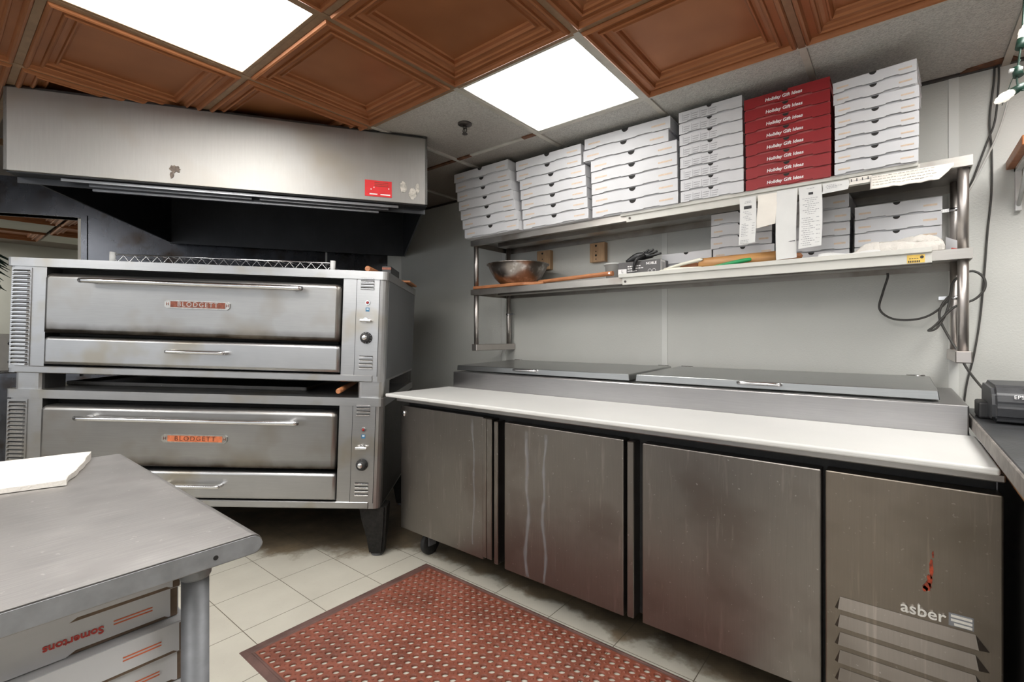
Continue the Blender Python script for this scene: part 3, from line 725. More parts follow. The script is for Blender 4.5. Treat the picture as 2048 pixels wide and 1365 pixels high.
text_bm(b, 'asber', .041, m, .003, bold=.0006); obj('lettering', b, 'chrome', pn, 'raised chrome lettering'); b = BM()
prism(b, [(.094 + .0 - FO.x, .452), (.14 - FO.x, .452), (.14 - FO.x, .484), (.094 - FO.x, .484)], DY - .0072 - FO.y, DY - .006 - FO.y)
for zz in (.455, .465, .475): fbox(b, .098 if zz > .46 else .104, .137, DY - .0095, DY - .0072, zz, zz + .0065, mi=1)
obj('emblem', b, ['galv', 'chrome'], pn, 'chrome square emblem')
b = BM(); y = DY - .0065 - FO.y
for cx, cz, rx, rz in ((.053, .535, .010, .016), (.058, .553, .007, .02), (.061, .585, .005, .03), (.049, .528, .008, .010), (.064, .62, .0025, .012)):
    prism(b, [(p[0] - FO.x, p[1]) for p in ragged(cx, cz, rx, rz, 14, .45)], y - .0012, y + .0004)
obj('sauce_streak', b, 'rust', pn, 'dried orange sauce streak')
# castors
for x, y in ((-1.985, 1.745), (.10, 1.745), (-1.985, 2.52), (.10, 2.52)):
    b = BM(); X, Y = x - FO.x, y - FO.y
    fc = obj('castor', b, 'galv', fr); me = bmesh.new()
    box(me, X - .04, X + .04, Y - .045, Y + .045, .135, .15); box(me, X - .026, X - .021, Y - .03, Y + .02, .055, .14); box(me, X + .021, X + .026, Y - .03, Y + .02, .055, .14); me.to_mesh(fc.data); me.free()
    b = BM(); lathe(b, [(.008, -.017), (.03, -.017), (.055, -.015), (.062, -.008), (.062, .008), (.055, .015), (.03, .017), (.008, .017)], (X, Y, .0625), 'X', 24); obj('wheel', b, 'rubber', fc)
# topping rail with two hinged lids
RY = 2.02
b = BM(); fbox(b, FX0 + .01, .163, RY, 2.66, .858, .968, .004, 2); obj('topping_rail', b, 'steel_rail', fr)
def lid(x0, x1, nm, hx):
    yf, yb, zf, zb = RY + .045, 2.60, .974, 1.000
    b = BM(); h = .030
    P = lambda x, y, z: (x - FO.x, y - FO.y, z)
    hexa(b, [P(x0, yf, zf), P(x1, yf, zf), P(x1, yb, zb - .006), P(x0, yb, zb - .006)], [P(x0 + .004, yf + .0015, zf + h), P(x1 - .004, yf + .0015, zf + h), P(x1 - .006, yb, zb + h * .55), P(x0 + .006, yb, zb + h * .55)])
    bmesh.ops.bevel(b, geom=b.edges[:], offset=.002, segments=1, affect='EDGES')
    l = obj('lid', b, 'steel_lid', fr, nm)
    b = BM(); tube(b, [P(hx - .075, yf + .006, zf + .02), P(hx - .06, yf - .018, zf + .022), P(hx + .06, yf - .018, zf + .022), P(hx + .075, yf + .006, zf + .02)], .007, 8, 5); obj('handle', b, 'chrome', l)
    b = BM()
    for x in (x0 + .05, x1 - .05): cyl(b, P(x - .03, yb + .008, zb + .012), P(x + .03, yb + .008, zb + .012), .009)
    obj('hinge', b, 'chrome', l)
lid(-2.105, -.975, 'left lid', -1.58); lid(-.945, .098, 'right lid', -.43)
# cutting board
b = BM(); box(b, -2.125, .178, DY - .085, RY - .003, .8585, .877, .006, 3); o = obj('cutting_board', b, 'board'); tag(o, 'long white polyethylene cutting board along the front of prep fridge', 'cutting board')

# ================================================================== SIDE COUNTER AND PRINTER
t = thing('side_counter', 'black-topped counter with worn grey edge at right edge of photo', 'counter', (.5, 1.6, 0))
b = BM(); box(b, -.325, .5, -.75, .72, .892, .928, .003); obj('worktop', b, 'counter_black', t)
b = BM(); box(b, -.331, -.325, -.75, .72, .890, .929, .002); obj('edge_strip', b, 'counter_edge', t, 'worn grey edge strip')
b = BM(); box(b, -.300, -.275, -.7, .30, .835, .892); obj('apron', b, 'wood_trim', t, 'chipped brown wooden apron')
b = BM(); box(b, -.265, .5, -.65, .72, 0, .892); obj('cabinet', b, 'brown_paint', t)
pr = thing('label_printer', 'black desktop printer on the black counter at right edge', 'printer', (.42, 2.06, .9292))
b = BM(); prism(b, [(-.10, .0), (-.12, .012), (-.125, .055), (-.112, .088), (-.08, .108), (.10, .112), (.13, .09), (.13, .0)], -.215, .215, 'YZ'); bmesh.ops.bevel(b, geom=[e for e in b.edges], offset=.010, segments=3, affect='EDGES'); obj('housing', b, 'printer', pr)
b = BM(); box(b, -.14, .19, -.1275, -.12, .056, .059); box(b, -.14, .2, -.128, -.121, .012, .050, .002); obj('output_slot', b, 'black', pr)
b = BM(); box(b, -.13, .19, -.1295, -.1275, .012, .0135); box(b, -.15, .2, -.1, -.094, .1045, .1065); obj('trim_line', b, 'galv', pr)
b = BM(); text_bm(b, 'EPSON', .0145, frame((-.150, -.1215, .0785), (1, 0, 0), (0, .36, .93)), .0006); obj('lettering', b, 'ink_white', pr, 'white lettering')
b = BM(); box(b, -.235, -.20, -.02, .09, .0, .05, .006, 2); obj('roll_cover', b, 'black', pr)

# ================================================================== WALL SHELF
SX0, SX1, SY0, SY1 = -2.215, .195, 2.30, 2.70
sh = thing('wall_shelf', 'two-tier stainless wall shelf on tube posts above prep fridge', 'shelf', (-1.01, 2.5, 1.12)); SO = Vector((-1.01, 2.5, 1.12))
def sbox(bm, x0, x1, y0, y1, z0, z1, bev=0, seg=1, only=None, mi=0): return box(bm, x0 - SO.x, x1 - SO.x, y0 - SO.y, y1 - SO.y, z0 - SO.z, z1 - SO.z, bev, seg, only, mi)
LZ, UZ = 1.4885, 1.812                          # shelf top surfaces
for z, nm in ((LZ, 'lower shelf board'), (UZ, 'upper shelf board')):
    b = BM(); sbox(b, SX0, SX1, SY0, SY1, z - .003, z)
    sbox(b, SX0, SX1, SY0, SY0 + .003, z - .036, z - .003); sbox(b, SX0, SX1, SY1 - .003, SY1, z - .036, z - .003); sbox(b, SX0, SX0 + .003, SY0 + .003, SY1 - .003, z - .036, z - .003); sbox(b, SX1 - .003, SX1, SY0 + .003, SY1 - .003, z - .036, z - .003)
    sbox(b, SX0 + .003, SX1 - .003, SY0 + .003, SY0 + .022, z - .036, z - .033); sbox(b, SX0 + .1, SX1 - .1, 2.46, 2.54, z - .03, z - .003)
    obj('shelf_board', b, 'steel_shelf', sh, nm)
for x in (-2.19, .172):
    for y in (2.328, 2.665):
        b = BM()
        for z0, z1 in ((1.125, LZ - .003), (LZ + .0, UZ - .003)): cyl(b, (x - SO.x, y - SO.y, z0 - SO.z), (x - SO.x, y - SO.y, z1 - SO.z), .0155, n=20)
        p = obj('post', b, 'steel_tube', sh)
        b = BM()
        for z in (1.33, 1.69): cyl(b, (x - SO.x, y - SO.y, z - SO.z), (x - SO.x, y - SO.y, z + .014 - SO.z), .0195, n=18)
        if y > 2.5:
            for z in (1.33, 1.69): sbox(b, x, x + .05 if x < 0 else x - .05, y - .008, y + .008, z, z + .014) if x < 0 else sbox(b, x - .05, x, y - .008, y + .008, z, z + .014)
            obj('collar', b, 'chrome', p)
        else: b.free()
    b = BM(); sbox(b, x - .022, x + .022, 2.305, 2.715, 1.085, 1.127, .003); obj('wall_bracket', b, 'steel_tube', sh)
b = BM(); sbox(b, -1.10, .055, SY0 - .006, SY0 - .0005, UZ - .045, UZ - .004, .0015); sbox(b, -1.13, .05, SY0 - .014, SY0 - .0005, UZ - .012, UZ + .006, .002); obj('label_channel', b, 'channel', sh, 'white label channel on upper shelf edge')
b = BM(); sbox(b, -1.122, .088, SY0 - .006, SY0 - .0005, LZ - .043, LZ - .004, .0015); sbox(b, -1.14, .088, SY0 - .016, SY0 - .0005, LZ - .006, LZ + .014, .002); ch = obj('label_channel', b, 'channel', sh, 'white label channel on lower shelf edge')
b = BM()
for x, z in ((-1.08, UZ - .026), (-1.105, LZ - .026)): cyl(b, (x - SO.x, SY0 - .006 - SO.y, z - SO.z), (x - SO.x, SY0 - .009 - SO.y, z - SO.z), .006)
obj('rivet', b, 'knob_grey', sh)
b = BM(); sbox(b, .018, .068, SY0 - .0072, SY0 - .006, LZ - .040, LZ - .010); y = obj('price_label', b, 'yellow', sh, 'small yellow label')
b = BM()
for k in range(7): sbox(b, .021 + k * .005, .0245 + k * .005, SY0 - .0078, SY0 - .0071, LZ - .038, LZ - .031)
for k in range(4): sbox(b, .024 + k * .007, .029 + k * .007, SY0 - .0078, SY0 - .0071, LZ - .025, LZ - .0225)
prism(b, [(p[0] - SO.x, p[1] - SO.z) for p in ragged(.060, LZ - .020, .006, .006, 12, .2)], SY0 - .008 - SO.y, SY0 - .0071 - SO.y); obj('print', b, 'ink_black', y)

# ================================================================== PIZZA BOXES
def pizza_box(w, dp, h, card, side, kind):
    """closed pizza box, base centred on the origin, front at -Y"""
    b = BM(); box(b, -w / 2 + .003, w / 2 - .003, -dp / 2 + .009, dp / 2, .0, h - .0015, .0012); root = obj('pizza_box', b, side)
    b = BM(); y0 = -dp / 2; lo, hi = .0028, .0075
    pts = [(-w / 2, lo), (-w * .36, lo), (-w * .35, hi), (-w * .13, hi), (-w * .12, lo + .001), (w * .12, lo + .001), (w * .13, hi), (w * .3, hi), (w * .31, lo), (w / 2, lo), (w / 2, h - .001), (-w / 2, h - .001)]
    prism(b, pts, y0, y0 + .0028); box(b, -w / 2, w / 2, y0 + .001, dp / 2, h - .0028, h - .0005, .0006)
    obj('lid', b, card, root)
    r = .018 if w > .4 else .0115
    b = BM(); n = 10; prism(b, [(r * math.cos(PI + PI * i / n), h - .0008 + r * .95 * math.sin(PI + PI * i / n)) for i in range(n + 1)], y0 - .0009, y0 + .001); obj('thumb_notch', b, 'dark', root, 'dark half-round thumb notch')
    b = BM(); yp = y0 - .0006
    if kind == 'stripe':
        b.free()
        for s in (-1, 1):
            b = BM(); cx = s * w * .375
            for k in range(11): box(b, cx - w * .075 + k * w * .0137, cx - w * .075 + k * w * .0137 + w * .011, yp, y0 + .0004, h * .40, h * .40 + h * .13)
            obj('printed_stripe', b, 'ink_orange', root, 'faint orange printed stripe')
    elif kind == 'list':
        for c in range(4):
            x = -w * .44 + c * w * .145
            box(b, x, x + .0012, yp, y0 + .0004, h * .16, h * .78)
            for k in range(3 if c else 3):
                ln = w * (.085 + .03 * ((k * 7 + c * 3) % 3) / 3)
                for q in range(5): box(b, x + .005 + q * ln / 5, x + .005 + (q + .78) * ln / 5, yp, y0 + .0004, h * (.20 + k * .19), h * (.20 + k * .19) + .0035)
        obj('printed_list', b, 'ink_grey', root, 'grey printed tick list')
    elif kind == 'gift':
        text_bm(b, 'Holiday Gift Ideas', w * .060, frame((-w * .02, y0 - .0006, h * .46), (1, 0, 0), (0, 0, 1)), .0005, shear=.15, bold=.0004); obj('lettering', b, 'ink_white', root, 'white italic lettering')
    else: b.free()
    return root
def stack(proto_args, n, h, x0, x1, y0, zb, group, lab, dxs=None, dys=None, rots=None, first=None):
    w = x1 - x0; dp = proto_args
    out = []
    return out
def build_stack(n, ztop, x0, x1, yf, zb, dp, card, side, kind, what, where, group, dx=lambda i: 0, dy=lambda i: 0, rz=lambda i: 0, pre=None):
    w = x1 - x0; h = (ztop - zb) / n
    p = pizza_box(w, dp, h - .0008, card, side, kind)
    for i in range(n):
        loc = ((x0 + x1) / 2 + dx(i), yf + dp / 2 + dy(i), zb + i * h + .0004)
        o = p if i == 0 else dup(p, loc)
        o.location = loc; o.rotation_euler = (0, 0, rz(i))
        tag(o, '%s, %s of %s' % (what, ordn(i, n), where), 'pizza box', group)
rnd = lambda i, k, a: a * math.sin(i * 12.9898 + k * 78.233)
UB = UZ + .0005
build_stack(7, 2.236, -2.205, -1.755, 2.232, UB, .455, 'white_card', 'white_card', 'stripe', 'white pizza box', 'the leftmost stack on upper shelf', 'white boxes on the upper shelf', lambda i: -.010 * i + rnd(i, 1, .006), lambda i: -.005 * i, lambda i: rnd(i, 2, .01))
build_stack(7, 2.219, -1.748, -1.305, 2.262, UB, .43, 'white_card', 'white_card', 'stripe', 'white pizza box', 'the second stack from left on upper shelf', 'white boxes on the upper shelf', lambda i: (-.002 * i if i < 5 else -.03) + rnd(i, 3, .004), lambda i: -.004 * i, lambda i: rnd(i, 4, .008))
build_stack(7, 2.238, -1.288, -.825, 2.274, UB, .42, 'white_card', 'white_card', 'stripe', 'large white box', 'the widest third stack on upper shelf', 'white boxes on the upper shelf', lambda i: (0 if i < 5 else -.045 + .01 * (i - 5)) + rnd(i, 5, .003), lambda i: -.003 * i, lambda i: rnd(i, 6, .008) + (.0 if i < 5 else .02))
build_stack(8, 2.238, -.815, -.538, 2.278, UB, .28, 'white_card', 'white_card', 'list', 'white box with grey tick lists', 'stack beside the red boxes', 'printed tick-list boxes', lambda i: rnd(i, 7, .003), lambda i: -.002 * i, lambda i: rnd(i, 8, .006))
build_stack(8, 2.206, -.528, -.216, 2.277, UB, .32, 'red_card', 'red_card_side', 'gift', 'red lettered box', 'the red stack on upper shelf', 'red holiday boxes', lambda i: rnd(i, 9, .004), lambda i: -.003 * i, lambda i: rnd(i, 10, .012))
build_stack(8, 2.178, -.203, .050, 2.272, UB, .26, 'white_card', 'white_card', 'stripe', 'small white box', 'the rightmost stack on upper shelf', 'white boxes right of the red stack', lambda i: rnd(i, 11, .003) + (.004 if i > 5 else 0), lambda i: -.002 * i, lambda i: (-.08 if i > 5 else rnd(i, 12, .01)))
LB = LZ + .0005
build_stack(2, 1.608, -.972, -.722, 2.45, LB, .245, 'white_card', 'white_card', 'none', 'plain white box', 'the low pair behind glove box and utensils', 'boxes on the lower shelf')
build_stack(5, 1.778, -.714, -.446, 2.45, LB, .245, 'white_card', 'white_card', 'stripe', 'white box', 'the lower-shelf stack behind the rolling pin', 'boxes on the lower shelf', lambda i: (.0 if i < 2 else -.012) + rnd(i, 13, .004), lambda i: 0, lambda i: rnd(i, 14, .012))
build_stack(5, 1.779, -.436, -.163, 2.45, LB, .245, 'white_card', 'white_card', 'stripe', 'white box', 'lower-shelf stack behind the hanging receipts', 'boxes on the lower shelf', lambda i: rnd(i, 15, .006), lambda i: 0, lambda i: rnd(i, 16, .015) - (.05 if i == 4 else 0))
build_stack(4, 1.714, -.146, .124, 2.44, LB, .25, 'white_card', 'white_card', 'stripe', 'white box', 'the lower-shelf stack behind the folded towel', 'boxes on the lower shelf', lambda i: rnd(i, 17, .004), lambda i: 0, lambda i: rnd(i, 18, .012))
b = BM(); prism(b, [(-.02, 0), (.035, 0), (.035, .03), (-.02, .06)], -.002, .002); prism(b, [(-.01, .004), (.018, .004), (.012, .014), (-.004, .018)], -.0026, -.0019, mi=1)
o = obj('card_offcut', b, ['white_card', 'ink_red'], None, None, (.150, 2.40, LB)); tag(o, 'small white card scrap with red print beside right shelf post', 'card scrap')

# ================================================================== THINGS ON THE LOWER SHELF
t = thing('wooden_peel', 'wooden pizza peel lying along the lower shelf under the bowl', 'pizza peel', (-1.9, 2.42, LB))
b = BM(); pts = [(-.30, -.10), (-.285, -.13), (.13, -.135), (.19, -.11), (.26, -.105), (.26, -.07), (.19, -.05), (.13, .12), (-.25, .13), (-.30, .10)]
prism(b, pts, .0, .018, 'XY'); bmesh.ops.bevel(b, geom=b.edges[:], offset=.003, segments=1, affect='EDGES'); obj('blade', b, 'wood_peel', t)
b = BM(); tube(b, [(.22, -.088, .016), (.45, -.098, .020), (.66, -.106, .024), (.715, -.108, .024)], .014, 10, 5, taper=lambda q: .75 + .25 * q); h = obj('handle', b, 'wood_peel', t)
b = BM(); cyl(b, (.700, -.1225, .025), (.700, -.1195, .025), .005); obj('hang_ring', b, 'chrome', h)
t = thing('mixing_bowl', 'floury stainless mixing bowl sitting on the wooden peel', 'bowl', (-1.935, 2.45, LB + .0185))
b = BM(); P = [(.001, .0), (.09, .0), (.105, .004), (.15, .045), (.182, .10), (.192, .128), (.203, .132), (.205, .136), (.190, .134), (.178, .10), (.146, .047), (.10, .007), (.001, .004)]
lathe(b, P, n=40); obj('bowl', b, 'bowl', t)
t = thing('plastic_tub', 'cloudy plastic tub on the lower shelf beside glove box', 'tub', (-1.235, 2.42, LB))
b = BM(); lathe(b, [(.001, .0), (.04, .0), (.048, .085), (.053, .086), (.053, .09), (.046, .09), (.038, .002), (.001, .002)], n=28); obj('cup', b, 'cup', t)
b = BM(); lathe(b, [(.053, .082), (.0545, .082), (.0545, .091), (.050, .091)], n=28); obj('rim', b, 'cup', t)
# carton of gloves
t = thing('glove_carton', 'grey and white carton of black gloves on the lower shelf', 'carton', (-1.048, 2.362, LB), math.radians(-1))
gw, gd, gh = .232, .10, .079
b = BM(); box(b, -gw / 2, gw / 2, -gd / 2 + .02, gd / 2 + .02, 0, gh, .0015); obj('carton', b, 'glovebox', t)
b = BM(); yf = -gd / 2 + .02
box(b, -gw / 2 - .0004, -gw / 2 + .048, yf - .0007, yf + .001, .014, .044); box(b, gw / 2 - .001, gw / 2 + .0008, yf + .002, yf + .06, .001, gh - .002)
obj('white_panel', b, 'ink_white', t, 'white panels of the carton')
b = BM(); text_bm(b, 'L', .022, frame((-gw / 2 + .024, yf - .001, .031), (1, 0, 0), (0, 0, 1)), .0004, mi=0)
obj('size_letter', b, 'ink_black', t); b = BM()
for k in range(3): box(b, gw / 2 + .0006, gw / 2 + .0012, yf + .012 + k * .014, yf + .018 + k * .014, .01, gh - .012, mi=0)
obj('end_stripes', b, 'ink_black', t)
b = BM(); text_bm(b, 'NOBLE', .018, frame((.068, yf - .001, .062), (1, 0, 0), (0, 0, 1)), .0004, bold=.0004); obj('lettering', b, 'ink_white', t, 'white lettering'); b = BM()
for k, ln in enumerate((.075, .09, .055)):
    for q in range(6): box(b, -.062 + q * ln / 6, -.062 + (q + .75) * ln / 6, yf - .0008, yf + .001, .052 - k * .012, .0575 - k * .012)
for q in range(7): box(b, -.062 + q * .008, -.056 + q * .008, yf - .0008, yf + .001, .0135, .0155)
for cx in (.06, .082):
    for a in range(12): ca, sa = math.cos(a * PI / 6), math.sin(a * PI / 6); box(b, cx + .009 * ca - .0012, cx + .009 * ca + .0012, yf - .0008, yf + .001, .024 + .009 * sa - .0012, .024 + .009 * sa + .0012)
obj('text_lines', b, 'ink_white', t)
gl = thing('rubber_glove', 'crumpled black glove pulled half out of the carton', 'glove', (-1.04, 2.362, LB + gh))
b = BM(); random.seed(3)
tube(b, [(-.09, .0, .004), (-.04, .01, .028), (.0, .015, .03), (.05, .012, .028)], .017, 10, 5, taper=lambda q: .35 + .9 * math.sin(PI * (.1 + .8 * q)))
for k, (x, z, r) in enumerate(((.075, .048, .009), (.055, .058, .0085), (.03, .06, .009), (.095, .035, .008), (.005, .05, .009))): tube(b, [(.01, .012, .028), (x * .6, .006, z * .8), (x, .01, z)], r, 8, 4, taper=lambda q: 1 - .35 * q)
tube(b, [(.01, -.005, .03), (-.012, -.044, .008), (-.028, -.046, -.03), (-.03, -.0455, -.05)], .011, 8, 5, taper=lambda q: 1 - .45 * q)
o = obj('glove', b, 'glove', gl)
# utensils and rolling pin
t = thing('rolling_pin', 'wooden rolling pin lying on lower shelf edge behind green handle', 'rolling pin', (-.585, 2.362, LB + .0335))
b = BM(); lathe(b, [(.001, -.165), (.028, -.165), (.0315, -.160), (.0325, 0), (.0315, .160), (.028, .165), (.001, .165)], n=28, axis='X'); obj('roller', b, 'wood_pin', t)
for s in (-1, 1): b = BM(); lathe(b, [(.010, s * .165), (.014, s * .185), (.0165, s * .22), (.013, s * .255), (.001, s * .262)], n=18, axis='X'); obj('handle', b, 'wood_peel', t)
t = thing('spatula', 'ivory-handled spatula leaning up on the lower shelf edge, upper of two', 'spatula', (-.83, 2.335, LB))
b = BM(); tube(b, [(-.085, .0, .022), (.0, -.004, .040), (.085, .0, .054), (.095, .0, .055)], .010, 10, 5, taper=lambda q: .7 + .35 * q if q < .97 else .6); obj('handle', b, 'offwhite', t)
b = BM(); box(b, -.09, -.08, -.005, .005, .017, .026); obj('blade', b, 'chrome', t)
t = thing('scraper', 'ivory-handled scraper lying flat on lower shelf edge, lower of two', 'scraper', (-.86, 2.318, LB + .012))
b = BM(); tube(b, [(-.07, 0, .0), (.0, .0, .004), (.13, .0, .0)], .0105, 10, 5, taper=lambda q: .75 + .25 * math.sin(PI * q)); obj('handle', b, 'offwhite', t)
b = BM(); box(b, -.14, -.07, -.004, .03, -.002, .0); obj('blade', b, 'chrome', t)
t = thing('green_knife', 'green-handled tool on the lower shelf in front of rolling pin', 'knife', (-.59, 2.308, LB + .016))
b = BM(); tube(b, [(-.085, .0, -.006), (.0, .0, .006), (.065, .0, .014), (.078, .0, .014)], .009, 10, 5, taper=lambda q: .5 + .6 * math.sin(PI * min(1, .15 + q * .8))); obj('handle', b, 'green', t)
b = BM(); prism(b, [(-.21, -.012), (-.085, -.010), (-.085, -.004), (-.2, -.006)], -.001, .001); obj('blade', b, 'chrome', t)

# cloths
def cloth(name, w, d, nx, ny, fn, mat, lab, loc, rz=0, th=.006, cat='towel'):
    b = BM(); top = [[b.verts.new(fn(i / nx, j / ny, 0)) for i in range(nx + 1)] for j in range(ny + 1)]
    bot = [[b.verts.new(Vector(fn(i / nx, j / ny, 1))) for i in range(nx + 1)] for j in range(ny + 1)]
    for j in range(ny):
        for i in range(nx):
            f = b.faces.new((top[j][i], top[j][i + 1], top[j + 1][i + 1], top[j + 1][i])); f.smooth = True
            b.faces.new((bot[j][i], bot[j + 1][i], bot[j + 1][i + 1], bot[j][i + 1]))
    for j in range(ny):
        for i in (0, nx): b.faces.new((top[j][i], top[j + 1][i], bot[j + 1][i], bot[j][i]))
    for i in range(nx):
        for j in (0, ny): b.faces.new((top[j][i], top[j][i + 1], bot[j][i + 1], bot[j][i]))
    o = obj(name, b, mat, None, None, loc); o.rotation_euler = (0, 0, rz); return tag(o, lab, cat)
def crumple(u, v, k):
    x = (u - .5) * .275; y = (v - .5) * .11
    n = mnoise.noise(Vector((u * 5, v * 3, 1.3))) ; n2 = mnoise.noise(Vector((u * 14, v * 9, 4.1)))
    edge = min(1, 6 * min(u, 1 - u, v * .9, 1 - v))
    z = (.020 + .026 * abs(math.sin(v * 7 + u * 2.2 + n * 1.5)) + .016 * n + .008 * n2) * max(.0, edge) ** .5 + .012 * u
    return (x + .012 * n, y + .012 * n2, .0015 if k else max(.004, z + .006))
cloth('towel', .2, .1, 46, 26, crumple, 'towel', 'crumpled white terry towel on right end of lower shelf', (-.013, 2.362, LB))
def strip(u, v, k):
    x = (u - .5) * .20; y = (v - .5) * .04; return (x, y, .0005 if k else .004 + .006 * (1 - u) + .004 * math.sin(u * 9))
t = cloth('paper_napkin', .2, .05, 20, 4, strip, 'paper', 'flat white paper strip with torn frilled end left of the towel', (-.16, 2.312, LB + .013), 0, cat='napkin')
b = BM(); random.seed(9)
for k in range(9): x = -.098 + k * .006; prism(b, [(x, .002), (x + .004, .002), (x + .002 + .004 * (random.random() - .5), .016 + .010 * random.random() * math.sin(PI * (k + 1) / 10))], -.001, .001)
obj('frill', b, 'paper', t)

# papers hanging from the upper shelf channel
def hang(x0, x1, zt, zb, lab, mat='paper', curl=.007, bottom_skew=0, yb=None, seed=1, name='receipt'):
    yy = SY0 - .0155; n = 14; b = BM(); A, Bk = [], []
    for k in range(n + 1):
        q = k / n; zL = zt + (zb - zt) * q; zR = zt + (zb + bottom_skew - zt) * q
        y = yy - curl * math.sin(q * 2.2 + seed) * q
        xo = .004 * math.sin(q * 3 + seed)
        A.append((b.verts.new((x0 + xo, y, zL)), b.verts.new((x1 + xo, y + .002 * math.sin(seed), zR)))); Bk.append((b.verts.new((x0 + xo, y + .0004, zL)), b.verts.new((x1 + xo, y + .0004 + .002 * math.sin(seed), zR))))
    for k in range(n):
        for S in (A, Bk): b.faces.new((S[k][0], S[k][1], S[k + 1][1], S[k + 1][0]))
        for s in (0, 1): b.faces.new((A[k][s], A[k + 1][s], Bk[k + 1][s], Bk[k][s]))
    b.faces.new((A[0][0], A[0][1], Bk[0][1], Bk[0][0])); b.faces.new((A[n][0], A[n][1], Bk[n][1], Bk[n][0]))
    o = obj(name, b, mat); tag(o, lab, name.replace('_', ' '))
    def at(u, z):
        q = (zt - z) / (zt - zb); return (x0 + (x1 - x0) * u + .004 * math.sin(q * 3 + seed), yy - curl * math.sin(q * 2.2 + seed) * q - .0008)
    return o, at
def printed(o, at, rows, bars, seed):
    random.seed(seed); b = BM()
    for (z, u0, u1) in rows:
        u = u0
        while u < u1 - .02:
            l = min(.03 + .09 * random.random(), u1 - u); (xa, ya), (xb, yb) = at(u, z), at(u + l, z)
            quad(b, (xa, ya, z), (xb, yb, z), (xb, yb, z + .0022), (xa, ya, z + .0022)); u += l + .025
    obj('print', b, 'ink_grey', o)
    b = BM()
    for (z, h, u0, u1) in bars: (xa, ya), (xb, yb) = at(u0, z), at(u1, z); quad(b, (xa, ya - .0002, z), (xb, yb - .0002, z), (xb, yb - .0002, z + h), (xa, ya - .0002, z + h))
    obj('header_block', b, 'ink_black', o)
zt = UZ - .022
o, at = hang(-.556, -.490, zt, 1.583, 'printed receipt with black header, leftmost of hanging papers', bottom_skew=.006, seed=.4)
printed(o, at, [(1.770, .35, .7), (1.764, .3, .75)] + [(1.725 - k * .0075, .2 + .1 * (k % 3), .55 + .1 * (k % 3)) for k in range(6)] + [(1.672 - k * .0075, .12, .4 + .15 * (k % 2)) for k in range(8)] + [(1.672 - k * .011, .76, .92) for k in range(5)] + [(1.600 - k * .006, .1, .62) for k in range(3)], [(1.738, .013, .25, .72)], 5)
o, at = hang(-.484, -.410, zt, 1.648, 'blank cream paper slip hanging short, second of hanging papers', 'paper_cream', bottom_skew=.012, seed=1.2, name='paper_slip')
o, at = hang(-.409, -.333, zt + .004, 1.504, 'long blank white paper slip hanging down to the lower shelf', 'paper', curl=.008, bottom_skew=.004, seed=2.6, name='paper_slip')
printed(o, at, [(1.575, .62, .95)], [(1.577, .002, .66, .95)], 8)
o, at = hang(-.328, -.248, zt + .004, 1.540, 'printed receipt with small black header, rightmost of long papers', bottom_skew=.006, seed=.1)
printed(o, at, [(1.782, .35, .7)] + [(1.742 - k * .008, .15 + .1 * (k % 3), .85 - .1 * (k % 3)) for k in range(9)] + [(1.662 - k * .0085, .1 + .08 * (k % 2), .5 + .1 * (k % 3)) for k in range(14)] + [(1.662 - k * .017, .74, .9) for k in range(7)], [(1.757, .010, .42, .62)], 6)
o, at = hang(-.246, -.160, zt + .002, 1.752, 'small white printed label clipped right of the long receipts', curl=.001, bottom_skew=.004, seed=.3, name='paper_label')
printed(o, at, [(1.782, .15, .5), (1.776, .1, .72), (1.770, .15, .55)], [(1.781, .0005, .2, .21)], 4)
o, at = hang(-.158, -.088, zt + .006, 1.770, 'narrow price strip with dark figures left of the torn paper', 'paper_cream', curl=.0, seed=.2, name='price_strip')
printed(o, at, [(1.783, .1, .9)], [(1.781, .011, .05 + k * .25, .09 + k * .25) for k in range(4)], 4)
# torn curling sheet
def torn(u, v, k):
    x = -.09 + u * .235; ragged_ = .006 * mnoise.noise(Vector((u * 9, 0, 2)))
    L = .055 * (1 - max(0, (u - .84)) * 5.2) + ragged_
    L = max(.012, L); z = zt - v * L; y = SY0 - .016 - .018 * v * v * (1.2 - .5 * u) + (.0006 if k else 0)
    return (x, y, z)
t = cloth('torn_notice', 1, 1, 30, 8, torn, 'paper_cream', 'torn cream paper notice curling off right end of upper shelf', (0, 0, 0), 0, cat='paper')
b = BM(); random.seed(2)
for r in range(4):
    u = .03
    while u < .76:
        l = .02 + .035 * random.random(); v = .12 + r * .2; p, q = Vector(torn(u, v, 0)), Vector(torn(u + l, v, 0)); e = Vector((0, -.0008, 0)); h = Vector((0, 0, .0028)); quad(b, p + e, q + e, q + e + h, p + e + h); u += l + .012
obj('print', b, 'torn', t)

# wooden blocks screwed to the wall
for k, (x0, x1, z0, z1, lab) in enumerate(((-1.95, -1.842, 1.635, 1.765, 'pine block screwed to back wall behind the mixing bowl'), (-1.535, -1.430, 1.648, 1.768, 'pine block screwed to back wall above the plastic tub'))):
    t = thing('wood_block', lab, 'wood block', ((x0 + x1) / 2, WY, (z0 + z1) / 2)); w, h = (x1 - x0) / 2, (z1 - z0) / 2
    b = BM(); box(b, -w, w, -.04, -.0, -h, h, .002); obj('block', b, 'wood_block', t)
    b = BM()
    for z, r in ((h * .7, .007), (h * .1, .004), (-h * .3, .007), (-h * .7, .004)): cyl(b, (-.008, -.0405, z), (-.008, -.039, z), r, n=12)
    obj('screw_hole', b, 'dark', t)

